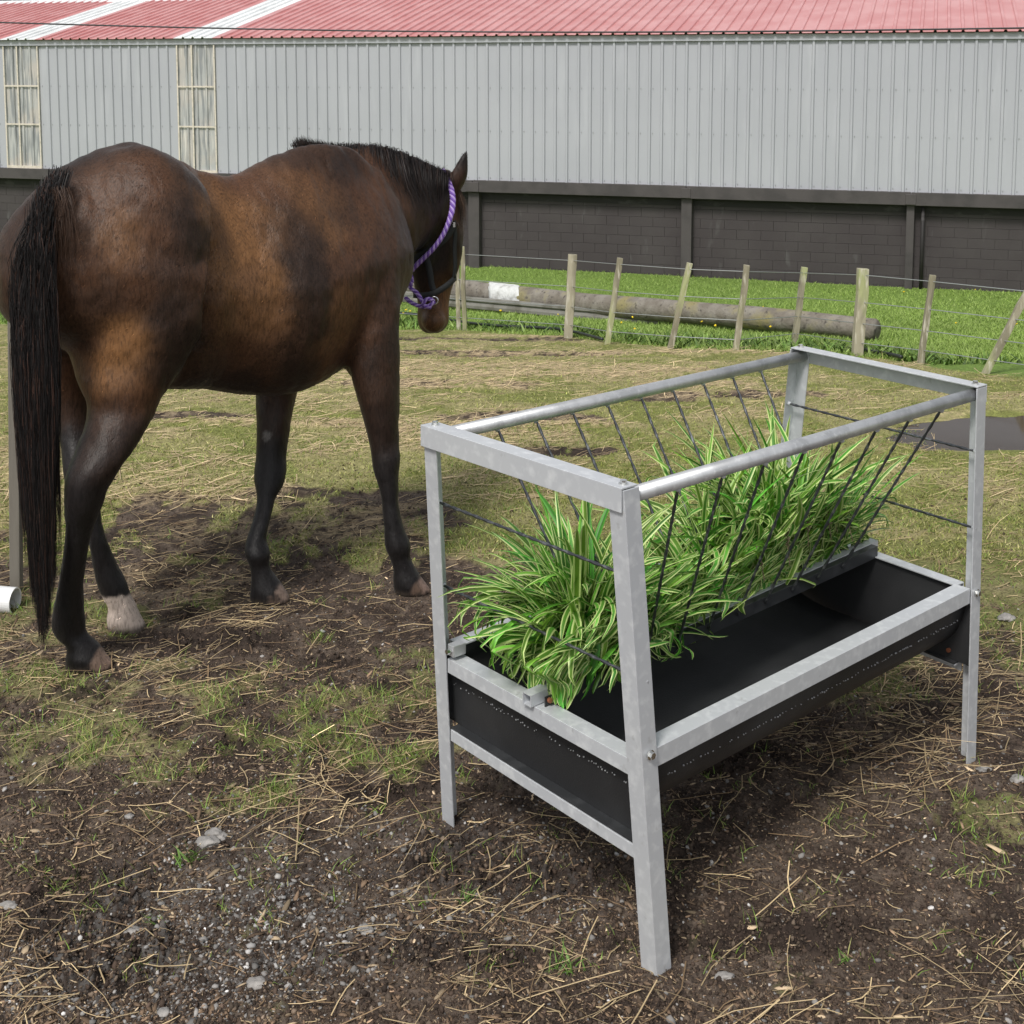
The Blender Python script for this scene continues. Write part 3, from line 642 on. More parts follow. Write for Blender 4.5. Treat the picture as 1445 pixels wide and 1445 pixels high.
def make_scatter():
    leafm = mat('grass_blade', rough=.55, attr=True, spec=.3)
    lb = leafm.node_tree.nodes['Principled BSDF']; lb.inputs['Transmission Weight'].default_value = 0
    strm = mat('straw_stalk', rough=.7, attr=True, spec=.3); stm = mat('gravel_stone', rough=.8, attr=True, spec=.3)
    # gravel and crumbs of earth
    X, Y, Z, r = sample_area(60000, 2.1, 4.2, lambda x, y, r: np.clip(.05 + .5 * r[4], 0, 1) * (1 - .8 * r[3]))
    R = rng.lognormal(math.log(.0030), .45, len(X)); stones_mesh('gravel', X, Y, Z, R, jit((.20, .19, .18), len(X), .35, (.36, .35, .34), .12), stm)
    X, Y, Z, r = sample_area(170000, 2.1, 5.6, lambda x, y, r: (.5 + .5 * r[3]) * (1 - .8 * r[0]))
    R = np.minimum(.008, rng.lognormal(math.log(.0021), .5, len(X))); stones_mesh('soil_crumbs', X, Y, Z, R, jit((.050, .034, .025), len(X), .35, (.10, .075, .055), .3), stm, 1.0)
    X, Y, Z, r = sample_area(110000, 2.1, 4.5, lambda x, y, r: (.3 + .5 * sstep(.4, .6, fbm(x * 2, y * 2, 88, 3))) * (1 - .6 * r[3]))
    stones_mesh('wood_chips', X, Y, Z, rng.lognormal(math.log(.0024), .5, len(X)), jit((.155, .105, .068), len(X), .4, (.34, .26, .17), .22), stm, chip=True)
    # straw
    def sd(x, y, r): return np.clip(.10 + .55 * sstep(.45, .62, fbm(x * 2.2, y * 3, 55, 3)) + .5 * r[2], 0, 1) * (1 - r[1]) * (.24 + .76 * sstep(2.7, 3.4, y)) * (1 - .6 * r[3])
    X, Y, Z, r = sample_area(34000, 2.1, 9.5, sd)
    L = rng.lognormal(math.log(.055), .65, len(X)); L = np.clip(L, .015, .32)
    ang = rng.normal(size=len(X)) * .8
    sticks('straw', X, Y, Z, L, rng.uniform(.0010, .0028, len(X)) * (1 + .06 * np.maximum(0, Y - 3)), jit((.43, .33, .19), len(X), .3, (.22, .15, .085), .35), strm, ang=ang)
    X, Y, Z, r = sample_area(20000, 5.0, 9.8, lambda x, y, r: r[2] * .9)
    sticks('hay_litter', X, Y, Z + .01, np.clip(rng.lognormal(math.log(.07), .5, len(X)), .02, .22), rng.uniform(.002, .0045, len(X)), jit((.46, .36, .22), len(X), .3), strm, ang=rng.normal(size=len(X)) * .9)
    # thin grass between the mud, tufts
    X0, Y0, Z0, r0 = sample_area(12000, 2.3, 6.2, lambda x, y, r: np.clip(.035 + r[0] * (.12 + .88 * sstep(.42, .6, fbm(x * 5, y * 5, 66, 3))), 0, 1) * (1 - r[1]))
    rep = rng.integers(5, 16, len(X0)); X = np.repeat(X0, rep); Y = np.repeat(Y0, rep); X = X + rng.normal(size=len(X)) * .016; Y = Y + rng.normal(size=len(X)) * .016
    L = rng.uniform(.012, .038, len(X)) * np.repeat(rng.uniform(.6, 1.3, len(X0)), rep)
    blades('sparse_grass', X, Y, height(X, Y), L, rng.uniform(.0016, .0030, len(X)), .9, jit((.15, .235, .045), len(X), .25, (.28, .28, .09), .3), leafm, 3)
    X, Y, Z, r = sample_area(150000, 4.4, 10.8, lambda x, y, r: r[0] * .95 * (1 - r[1]) * (1 - .5 * r[2]))
    blades('moss_turf', X, Y, Z, rng.uniform(.008, .022, len(X)) , rng.uniform(.003, .006, len(X)), 1.0, jit((.22, .245, .06), len(X), .28, (.37, .34, .15), .35), leafm, 3)
    # lawn beyond the fence
    X, Y, Z, r = sample_area(230000, 8.5, 18, lambda x, y, r: r[1])
    blades('lawn_grass', X, Y, Z, rng.uniform(.02, .045, len(X)) * (.6 + .8 * fbm(X * 2, Y * 2, 5, 2)), rng.uniform(.005, .009, len(X)), .9, jit((.20, .295, .06), len(X), .12, (.27, .36, .10), .3) * (.8 + .5 * fbm(X * .9, Y * 1.6, 6, 3))[:, None], leafm, 3)
    # rank weeds along the fence and the pole
    def wd(x, y, r):
        f = FENCE_Y(x); return sstep(-.12, .1, y - f) * sstep(1.0, .6, y - f + .5 * (fbm(x * 2, y * 2, 71, 2) - .5)) * (.4 + .6 * sstep(.4, .6, fbm(x * 3, y * 5, 72, 3)))
    X, Y, Z, r = sample_area(42000, 8.3, 13, wd)
    blades('weeds', X, Y, Z, rng.uniform(.03, .12, len(X)), rng.uniform(.012, .026, len(X)), 1.0, jit((.095, .165, .035), len(X), .35, (.18, .25, .07), .3), leafm, 4)
    # yellow flowers dotted in the lawn
    X, Y, Z, r = sample_area(90, 10.5, 15, lambda x, y, r: r[1] * .6)
    stones_mesh('dandelions', X, Y, Z + .06, np.full(len(X), .013), jit((.75, .55, .03), len(X), .1), stm)
    # broad leaved weeds rooted in the foreground
    k = 0
    for px, py, s in [(263, 1215, 1.0), (222, 1310, .7), (798, 1372, 1.0), (660, 1275, .8), (1190, 1358, .5)]:
        c = G(px, py); n = int(34 * s); X = c.x + rng.normal(size=n) * .014 * s; Y = c.y + rng.normal(size=n) * .012 * s
        o = blades('weed_sprout', X, Y, height(X, Y), rng.uniform(.02, .045, n) * s, rng.uniform(.003, .006, n), 1.1, jit((.12, .21, .045), n, .25), leafm, 4)
        del o['kind']
        tag(o, ['small broad leaved weed below the paired grey stones', 'flat little weed growing in the gravel patch', 'grass tuft in front of the nearest feeder leg', 'sparse green sprout on dark mud left of the nearest feeder leg', 'tiny sprout on dark mud right of the nearest feeder leg'][k], 'weed', 'sprouts in the foreground mud'); k += 1
    # larger stones
    rk = mat('grey_rock', (.22, .21, .20), .85, noise=[(30, 4, (.36, .34, .32), .45, .65, I3)], bump=[(90, .6, .004, I3)])
    sl = [(293, 1193, .018, 'rounded grey stone, left one of a touching pair'), (305, 1182, .019, 'angular grey stone, right one of a touching pair'), (517, 1311, .014, 'pale grey stone left of the nearest feeder leg'),
          (13, 1284, .013, 'flat grey stone at the left edge on brown mud'), (186, 1308, .013, 'flat whitish stone at the top of the gravel patch'), (362, 1387, .016, 'long grey stone in the gravel patch'), (232, 1430, .011, 'small pale stone at the bottom of the gravel patch'),
          (1420, 880, .022, 'brownish stone on grass right of the far feeder leg'), (1436, 1104, .014, 'rounded tan stone at the right edge'), (1388, 1087, .012, 'small tan stone beside the foot of the right feeder leg'), (1022, 1383, .012, 'small grey stone right of the nearest feeder leg foot'), (182, 1159, .009, 'small tan pebble above the gravel patch')]
    for px, py, rad, lab in sl:
        c = G(px, py); z = float(height(np.array([c.x]), np.array([c.y]))[0]); bm = bmesh.new(); bmesh.ops.create_icosphere(bm, subdivisions=4, radius=rad)
        sx, sy, sz = random.uniform(1.1, 1.5), random.uniform(.7, 1), random.uniform(.5, .75); off = Vector((random.random() * 9, random.random() * 9, 0)); rz = Matrix.Rotation(random.uniform(-.5, .5), 3, 'Z')
        for v in bm.verts:
            d = v.co.normalized(); q = 1 + .35 * mnoise(d * 1.3 + off) + .12 * mnoise(d * 4 + off)
            v.co = rz @ Vector((v.co.x * sx * q, v.co.y * sy * q, v.co.z * sz * q))
        o = obj('stone', bm, rk, smooth=True); o.location = (c.x, c.y, z + rad * .25); tag(o, lab, 'stone', 'loose stones on the mud')
# ------------------------------------------------------------------ feeder
def make_feeder():
    H = .95; Zv = Vector((0, 0, 1))
    galv = mat('galvanised_steel', (.55, .57, .60), .45, .3, noise=[(3, 6, (.58, .60, .62), .4, .65, (1, 1, 1)), (45, 3, (.70, .72, .74), .5, .75, (1, 1, 1)), (40, 5, (.45, .46, .47), .66, .78, (1, 1, 1))], bump=[(120, .08, .001, I3)])
    tubem = mat('tube_steel', (.56, .57, .585), .40, .6, noise=[(14, 6, (.44, .45, .46), .45, .65, (1.5, 1.5, 1)), (90, 3, (.66, .67, .68), .56, .75, I3)], bump=[(60, .15, .001, I3)])
    blk = mat('black_sheet', (.018, .0185, .020), .5, .0, noise=[(3, 5, (.044, .045, .047), .45, .7, I3)], bump=[(260, .5, .0012, I3)])
    blk2 = mat('black_steel', (.055, .058, .062), .4, .5, noise=[(12, 4, (.10, .105, .11), .5, .7, I3)])
    rodm = mat('rod_steel', (.10, .105, .115), .38, .8, noise=[(60, 3, (.28, .29, .30), .5, .7, I3)])
    boltm = mat('bolt_zinc', (.72, .72, .70), .25, 1); cop = mat('rusty_bolt', (.42, .16, .09), .45, .7)
    T = {k: Zp(*v, H) for k, v in dict(A=(597, 600), B=(880, 690), C=(1392, 543), D=(1128, 488)).items()}
    Fo = {k: Zp(*v, 0) for k, v in dict(A=(624, 1157), B=(927, 1379), C=(1377, 1073)).items()}
    Fo['D'] = Fo['A'] + Fo['C'] - Fo['B'] + (T['D'] - T['A'] - T['C'] + T['B']) * .5
    def P(k, z): return T[k].lerp(Fo[k], 1 - z / H)
    root = (Fo['A'] + Fo['B'] + Fo['C'] + Fo['D']) / 4
    f = thing('hay_feeder', root, 'galvanised steel hay feeder with black trough and splayed legs, holding green plants', 'feeder')
    nb = {'A': ('B', 'D'), 'B': ('A', 'C'), 'C': ('B', 'D'), 'D': ('A', 'C')}
    fw, th = .040, .0035
    def dirs(k):
        a = (T[nb[k][0]] - T[k]); b = (T[nb[k][1]] - T[k]); a.z = b.z = 0; return a.normalized(), b.normalized()
    for k in 'ABCD':
        a, b = dirs(k); bm = bmesh.new(); top = P(k, H - .004); bot = P(k, -.012 if k != 'B' else -.004)
        prof = [(0, 0), (fw, 0), (fw, th), (th, th), (th, fw), (0, fw)]
        bm_prism(bm, bot, top, prof, a, b); leg = obj('leg', bm, galv, f, bevel=.0008)
        # bolt through the leg at the rim
        if k in 'BC':
            p = P(k, .437); out = -(a if k == 'B' else b); o_ = (T['B'] - T['A']); o_.z = 0; o_.normalize()
            along = (b if k == 'B' else a)
            q = p + along * .020 + o_ * .001
            bm = bmesh.new(); bm_tube(bm, [q, q + o_ * .003], .0095, 16); bm_tube(bm, [q + o_ * .003, q + o_ * .009], .007, 6); obj('bolt', bm, boltm, leg)
    wAB = (T['B'] - T['A']); wAB.z = 0; wAB.normalize(); lBC = (T['C'] - T['B']); lBC.z = 0; lBC.normalize()
    # end bars at the top (angle section, open side inwards)
    def angle(name, p, q, wv, hh, inward, m=galv, t=.0035, down=True, par=f):
        bm = bmesh.new(); s = -1 if down else 1
        bm_prism(bm, p, q, [(0, 0), (wv, 0), (wv, s * t), (t, s * t), (t, s * hh), (0, s * hh)], inward, Zv); return obj(name, bm, m, par, bevel=.0008)
    e = .004
    angle('end_bar', T['A'] - lBC * e - wAB * e + Zv * .001, T['B'] - lBC * e - wAB * .002 + Zv * .001, .042, .046, lBC)
    angle('end_bar', T['D'] + lBC * e + Zv * .001, T['C'] + lBC * e + Zv * .001, .042, .044, -lBC)
    for k, s in (('A', 1), ('B', -1), ('D', 1), ('C', -1)):
        p = T[k] + wAB * s * .018 + lBC * (.018 if k in 'AB' else -.018) + Zv * .001
        bm = bmesh.new(); bm_tube(bm, [p, p + Zv * .0025], .009, 16); bm_tube(bm, [p + Zv * .0025, p + Zv * .008], .0065, 6); obj('bolt', bm, boltm, f)
    # top tubes
    zt = H - .024; r = .0152
    tn = [P('B', zt) + lBC * .004 - wAB * .020 + Zv * 0, P('C', zt) - lBC * .004 - wAB * .020]
    tf = [P('A', zt) + lBC * .004 + wAB * .020, P('D', zt) - lBC * .004 + wAB * .020]
    for q in (tn, tf):
        bm = bmesh.new(); bm_tube(bm, [q[0], q[1]], r, 24); obj('top_tube', bm, tubem, f, True)
    # trough frame
    zr = .452
    def inn(k, z, a=0, b=0): 
        # a: metres inward across the width, b: metres inward along the length
        s = 1 if k in 'AD' else -1; t = 1 if k in 'AB' else -1
        return P(k, z) + wAB * (s * a) + lBC * (t * b)
    angle('rim_rail', inn('B', zr - .012, .0036, .041), inn('C', zr, .0036, .041), .040, .038, -wAB)
    angle('rim_rail', inn('A', zr - .012, .0036, .041), inn('D', zr, .0036, .041), .040, .038, wAB)
    zn = .418
    angle('end_rail', inn('A', zn, .041, .0045), inn('B', zn, .041, .0045), .040, .032, lBC)
    angle('end_rail', inn('D', zr - .004, .041, .0045), inn('C', zr - .004, .041, .0045), .036, .032, -lBC)
    zl = .245
    angle('lower_rail', inn('A', zl, .041, .004), inn('B', zl, .041, .004), .034, .026, lBC)
    angle('lower_rail', inn('D', zl, .041, .004), inn('C', zl, .041, .004), .034, .026, -lBC)
    for k1, k2, t in (('A', 'B', 1), ('D', 'C', -1)):
        bm = bmesh.new(); pp = inn(k1, zl + .0015, .041, .006); qq = inn(k2, zl + .0015, .041, .006)
        bm_prism(bm, pp, qq, [(0, 0), (.036, 0), (.036, .004), (0, .004)], lBC * t, Zv); obj('panel_lip', bm, blk2, f)
    # end panels (black sheet)
    for k1, k2, t, top in (('A', 'B', 1, zn - .004), ('D', 'C', -1, zr - .010)):
        c = [inn(k1, zl + .006, .006, .028), inn(k2, zl + .006, .006, .028), inn(k2, top, .006, .028), inn(k1, top, .006, .028)]
        bm = bmesh.new(); off = lBC * (t * .004)
        for z0, z1 in ((0, 1),):
            A_ = [bm.verts.new(v) for v in c]; B_ = [bm.verts.new(v + off) for v in c]
            bm.faces.new(A_); bm.faces.new(B_[::-1])
            for i in range(4): bm.faces.new((A_[i], A_[(i + 1) % 4], B_[(i + 1) % 4], B_[i]))
        pn = obj('end_panel', bm, blk, f)
        for kk, s in ((k1, 1), (k2, -1)):
            for zz in (top - .02, zl + .03):
                for side in ((1, -1) if k1 == 'D' else (1,)):
                    p = inn(kk, zz, .06, .028) + lBC * t * (.0045 if side > 0 else -.0005)
                    bm = bmesh.new(); bm_tube(bm, [p, p + lBC * t * side * .005], .0055, 8); obj('bolt', bm, cop, pn)
    # trough: a curved sheet hung between the rims
    n = 22; rows = []
    for i in range(17):
        s = i / 16; ring = []
        for j in range(n + 1):
            a = math.pi * j / n
            pB = inn('B', zr - .016, .018, .046).lerp(inn('C', zr - .006, .018, .046), s); pA = inn('A', zr - .016, .018, .046).lerp(inn('D', zr - .006, .018, .046), s)
            mid = (pA + pB) / 2; half = (pB - pA) / 2
            cs = math.copysign(abs(math.cos(a)) ** .45, math.cos(a)); sn = math.sin(a) ** .85
            p = mid + half * cs - Zv * sn * .188
            tgt = lerp(inn('B', p.z, 0, .029).dot(lBC), inn('C', p.z, 0, .029).dot(lBC), s); ring.append(p + lBC * (tgt - p.dot(lBC)))
        rows.append(ring)
    bm = bmesh.new(); R = [[bm.verts.new(v) for v in r_] for r_ in rows]
    for i in range(16):
        for j in range(n): bm.faces.new((R[i][j], R[i][j + 1], R[i + 1][j + 1], R[i + 1][j]))
    o = obj('trough', bm, blk, f, True); m = o.modifiers.new('s', 'SOLIDIFY'); m.thickness = .003
    # row of dimples with dust along the trough and end panel
    dm = mat('dust_specks', (.26, .265, .27), .8)
    bm = bmesh.new()
    for i in range(150):
        s = (i + random.uniform(-.3, .3)) / 150; zz = .310 - .012 * s + random.uniform(-.003, .003)
        if random.random() < .35: continue
        u = s
        mid = (inn('B', zr - .016, .018, .046).lerp(inn('C', zr - .006, .018, .046), u) + inn('A', zr - .016, .018, .046).lerp(inn('D', zr - .006, .018, .046), u)) / 2
        half = (inn('B', zr - .016, .018, .046).lerp(inn('C', zr - .006, .018, .046), u) - inn('A', zr - .016, .018, .046).lerp(inn('D', zr - .006, .018, .046), u)) / 2
        a = .36 + random.uniform(-.015, .015); p = mid + half * 1.006 * math.cos(a) ** .45 - Zv * (math.sin(a) ** .85 * .1885)
        bmesh.ops.create_icosphere(bm, subdivisions=1, radius=random.uniform(.0012, .0024), matrix=Matrix.Translation(p))
    for i in range(90):
        s = (i + random.uniform(-.3, .3)) / 90
        if random.random() < .35: continue
        p = inn('A', zn - .072, .03, .0275).lerp(inn('B', zn - .072, .03, .0275), s) + Zv * random.uniform(-.004, .004)
        bmesh.ops.create_icosphere(bm, subdivisions=1, radius=random.uniform(.0011, .0022), matrix=Matrix.Translation(p))
    o = obj('dust_line', bm, dm, f); o['kind'] = 'stuff'
    # centre: square tube over the end rails and a black angle strip that carries the rods
    zc = zn + .0012
    c0 = (inn('A', zc, 0, -.006) + inn('B', zc, 0, -.006)) / 2; c1 = (inn('D', zr, 0, .004) + inn('C', zr, 0, .004)) / 2
    bm = bmesh.new(); q = .0125; t = .002; up = Zv * q
    A0, A1 = c0 + up - lBC * .0, c1 + up
    o4 = [(-q, -q), (q, -q), (q, q), (-q, q)]; i4 = [(-q + t, -q + t), (q - t, -q + t), (q - t, q - t), (-q + t, q - t)]
    V = [[bm.verts.new(p + wAB * x + Zv * y) for x, y in pr] for p in (A0, A1) for pr in (o4, i4)]
    for i in range(4):
        j = (i + 1) % 4
        bm.faces.new((V[0][i], V[0][j], V[2][j], V[2][i])); bm.faces.new((V[1][j], V[1][i], V[3][i], V[3][j])); bm.faces.new((V[0][j], V[0][i], V[1][i], V[1][j])); bm.faces.new((V[2][i], V[2][j], V[3][j], V[3][i]))
    obj('centre_tube', bm, galv, f)
    s0 = A0 + lBC * .045 + wAB * .032 + Zv * .012; s1 = A1 - lBC * .03 + wAB * .032 + Zv * .010
    bm = bmesh.new(); bm_prism(bm, s0, s1, [(0, 0), (0, -.030), (-.003, -.030), (-.003, -.003), (-.030, -.003), (-.030, 0)], wAB, Zv); strip = obj('rod_strip', bm, blk2, f, bevel=.0006)
    bm = bmesh.new(); bm_prism(bm, s0 + Zv * -.033 - lBC * .02, s1 - Zv * .033, [(-.004, 0), (-.004, .028), (-.007, .028), (-.007, 0)], wAB, Zv); obj('centre_plate', bm, blk, f)
    bm = bmesh.new(); p = s0 - lBC * .012 - Zv * .012 + wAB * -.003; bm_tube(bm, [p, p + wAB * .006], .0055, 8); obj('bolt', bm, cop, strip)
    # rods: twisted bars from the tubes to the strip
    def rod(name, a, b, rr=.0031, par=f):
        L = (b - a).length; n_ = max(8, int(L / .006)); bm = bmesh.new()
        bm_tube(bm, [a.lerp(b, i / n_) for i in range(n_ + 1)], rr, 10, twist=.55, lobes=2, lobe_amp=.22); return obj(name, bm, rodm, par, True)
    def weld(p, par):
        bm = bmesh.new(); bmesh.ops.create_icosphere(bm, subdivisions=2, radius=.0065, matrix=Matrix.Translation(p))
        for v in bm.verts: v.co += Vector((random.uniform(-1, 1), random.uniform(-1, 1), random.uniform(-1, 1))) * .001
        obj('weld', bm, galv, par, True)
    # parameters along the length found from the spacing of the real rods
    L_ = (tn[1] - tn[0]).length
    tops_n = [.205, .325, .43, .535, .64, .745, .85, .955]; bots = [.135, .245, .36, .475, .59, .705, .815, .925]
    NT = []; tt0, tt1 = tn
    def solve_on(p, q, px):       # fraction along p-q that shows at column px
        lo, hi = 0, 1
        for _ in range(40):
            m_ = (lo + hi) / 2; v = p.lerp(q, m_); fwd = v.y * math.cos(PITCH) - (v.z - CAMH) * math.sin(PITCH); x = RES / 2 + v.x / fwd * F
            if x < px: lo = m_
            else: hi = m_
        return lo
    ft = np.linspace(solve_on(*tn, 957), solve_on(*tn, 1329), 8); fb_ = np.linspace(solve_on(s0, s1, 911), solve_on(s0, s1, 1187), 8)
    for a, b in zip(ft, fb_):
        p = tn[0].lerp(tn[1], a) - Zv * r * .8 ; q = s0.lerp(s1, b) + Zv * .001 - wAB * .004; o = rod('rod', p, q - Zv * .012 + wAB * .0075); weld(p - Zv * .003, o)
    ft = np.linspace(solve_on(*tf, 702), solve_on(*tf, 1073), 9)
    for a in ft:
        b = a * (fb_[-1] / ft[-1]) ; p = tf[0].lerp(tf[1], a) - Zv * r * .8; q = s0.lerp(s1, min(.98, b)) - wAB * .028; o = rod('rod', p, q - Zv * .004); weld(p - Zv * .002, o)
    # end rods across the width
    for k1, k2, t, zs in (('A', 'B', 1, (.77, .575)), ('D', 'C', -1, (.79, .60))):
        for zz in zs:
            a = inn(k1, zz, .006, .028); b = inn(k2, zz, .006, .028); o = rod('rod', a, b); weld(a, o); weld(b, o)
    # latch block on leg A
    bm = bmesh.new(); p = inn('A', zn + .022, .052, .02); bm_bar(bm, p - lBC * .015, p + lBC * .02, .022, .026); obj('latch', bm, tubem, f, bevel=.002)
    bm = bmesh.new(); bm_tube(bm, [p - lBC * .016, p - lBC * .026], .006, 6); obj('bolt', bm, boltm, f)
    return f, P, inn, lBC, wAB

def make_plants(P, inn, lBC, wAB):
    m = mat('striped_leaf', attr=True, rough=.42, spec=.45)
    n_ = m.node_tree.nodes; L = m.node_tree.links; b = n_['Principled BSDF']
    tr = n_.new('ShaderNodeBsdfTranslucent'); mx = n_.new('ShaderNodeMixShader'); mx.inputs[0].default_value = .28
    at = next(x for x in n_ if x.type == 'ATTRIBUTE'); L.new(at.outputs['Color'], tr.inputs[0]); out = n_['Material Output']
    L.new(b.outputs[0], mx.inputs[1]); L.new(tr.outputs[0], mx.inputs[2]); L.new(mx.outputs[0], out.inputs[0])
    base0 = (inn('A', .43) + inn('B', .43)) / 2; Ltot = ((inn('D', .43) + inn('C', .43)) / 2 - base0).length
    def clump(crowns, label, npl, zlow=.455, spill=.006):
        VV, FF, CC = [], [], []; nv = 0
        cen = Vector((0, 0, 0))
        for (s, a, z, num, Lm, ws) in crowns: cen += base0 + lBC * (s * Ltot) + wAB * a + Vector((0, 0, z - .43))
        cen /= len(crowns); k = 11; t = np.linspace(0, 1, k)
        for (s, a, z, num, Lm, ws) in crowns:
            c = np.array(base0 + lBC * (s * Ltot) + wAB * a); c[2] = z
            for i in range(num):
                th = random.uniform(0, 2 * math.pi); el = math.radians(90 - 78 * random.random() ** .7)
                Ln = Lm * random.uniform(.65, 1.12); hd = np.array([math.cos(th), math.sin(th), 0])
                kap = random.uniform(.5, 2.3) * (.45 + math.cos(el))    # total droop angle
                ang = el - kap * t ** 1.3
                ds = Ln / (k - 1); P_ = np.zeros((k, 3)); P_[0] = c + hd * random.uniform(0, .03) + np.array([random.gauss(0, .012), random.gauss(0, .012), 0])
                sidev = np.array([-hd[1], hd[0], 0]); sb = random.gauss(0, .35)
                for j in range(1, k):
                    dd = hd * math.cos(ang[j]) + np.array([0, 0, math.sin(ang[j])]) + sidev * sb * t[j]
                    P_[j] = P_[j - 1] + dd * ds
                lat = (P_ - np.array(base0)) @ np.array(wAB)
                near = spill * random.uniform(.3, 1.6) + .5 * np.clip(P_[:, 2] - .455, 0, 1) + (.05 if random.random() < .03 else .0); far = .19 + .30 * np.clip((P_[:, 2] - .50) / .46, 0, 1)
                over = .028 * np.logaddexp(0, (lat - near) / .028); P_ -= np.outer((over - .028 * math.log(1 + math.exp(-1))) * .95, np.array(wAB)); P_[:, 2] += over * .10
                al = (P_ - np.array(base0)) @ np.array(lBC); P_ += np.outer(.02 * np.logaddexp(0, (.05 - 1.8 * np.clip(P_[:, 2] - .47, 0, .3) - al) / .02) * .9, np.array(lBC))
                lat2 = np.maximum(0, -lat - far); P_ += np.outer(lat2 * .9, np.array(wAB))
                low = .02 * np.logaddexp(0, (zlow - P_[:, 2]) / .02) * np.clip(t * 3, 0, 1); P_[:, 2] += low * .9
                w0 = random.uniform(.0085, .0155) * ws; wv = w0 * np.minimum(1, .55 + t * 1.6) * np.clip((1 - t) * 4, 0, 1) ** .7 * .5 + .0003
                tw = random.gauss(0, .5); tang = np.gradient(P_, axis=0); tang /= np.linalg.norm(tang, axis=1, keepdims=True)
                nrm = np.cross(tang, sidev[None]); nrm /= np.linalg.norm(nrm, axis=1, keepdims=True) + 1e-9
                a_ = tw * t[:, None]; sd_ = sidev[None] * np.cos(a_) + nrm * np.sin(a_); nr = np.cross(sd_, tang)
                xs = [-1, -.62, -.5, 0, .5, .62, 1]
                v = np.stack([P_ + sd_ * (wv[:, None] * x) + nr * (wv[:, None] * abs(x) * .45) for x in xs], 1).reshape(-1, 3)
                kk = len(xs); ii = (np.arange(k - 1) * kk)[:, None] + np.arange(kk - 1)[None]
                f = np.stack([ii, ii + 1, ii + kk + 1, ii + kk], 2).reshape(-1, 4) + nv
                g = np.array([.105, .30, .035]) * random.lognormvariate(0, .28) ; g[0] *= random.uniform(.7, 1.6)
                y = np.array([.64, .76, .30]) * random.uniform(.75, 1.15)
                if random.random() < .18: y = g * 1.6
                cx = np.array([y, y, g, g * .9, g, y, y]); cc = np.tile(cx, (k, 1))
                VV.append(v); FF.append(f); CC.append(cc); nv += len(v)
        o = mesh_np('foliage', np.concatenate(VV), np.concatenate(FF), m, None, np.concatenate(CC), smooth=True)
        r = thing('striped_grass_plant', cen, label, 'plant', 'grassy plants filling the feeder')
        npar(o, r)
        return r
    r1 = clump([(.15, -.05, .47, 160, .34, 1.1), (.20, -.12, .48, 120, .35, 1), (.23, -.02, .46, 130, .30, 1), (.12, -.01, .48, 120, .28, 1), (.17, -.06, .55, 100, .28, 1), (.28, -.02, .47, 110, .27, 1), (.13, -.07, .46, 70, .28, 1.1)], 'smaller clump of striped grassy leaves at the near left end of the feeder', 3, .425, .038)
    cr = [(.50, -.02, .46, 140, .29, 1), (.54, -.11, .51, 130, .35, 1), (.60, -.02, .48, 150, .32, 1.1), (.66, -.11, .53, 140, .36, 1), (.70, -.02, .49, 150, .33, 1), (.77, -.10, .52, 140, .36, 1), (.84, -.03, .48, 160, .33, 1), (.44, -.03, .46, 110, .25, 1), (.64, -.05, .58, 110, .29, 1), (.76, -.05, .57, 100, .29, 1)]
    r2 = clump(cr, 'larger bushy clump of striped grassy leaves in the middle and far end of the feeder', 3)
    # flower spikes
    sm = mat('seed_spike', (.20, .15, .10), .8, noise=[(300, 2, (.10, .09, .04), .45, .6, I3)])
    for s, a, hh in [(.62, .06, .58), (.68, .06, .61), (.76, .05, .60), (.84, .04, .57), (.55, .05, .56), (.80, .03, .60)]:
        p = base0 + lBC * (s * Ltot) + wAB * a; p.z = hh; bm = bmesh.new(); d = Vector((random.uniform(-.3, .3), random.uniform(-.2, .2), 1)).normalized()
        for i in range(26):
            q = p + d * (i * .0022) + Vector((random.gauss(0, .003), random.gauss(0, .003), 0)); bmesh.ops.create_icosphere(bm, subdivisions=1, radius=.0024, matrix=Matrix.Translation(q))
        bm_tube(bm, [p - d * .04, p], .0012, 5); obj('seed_spike', bm, sm, r2)
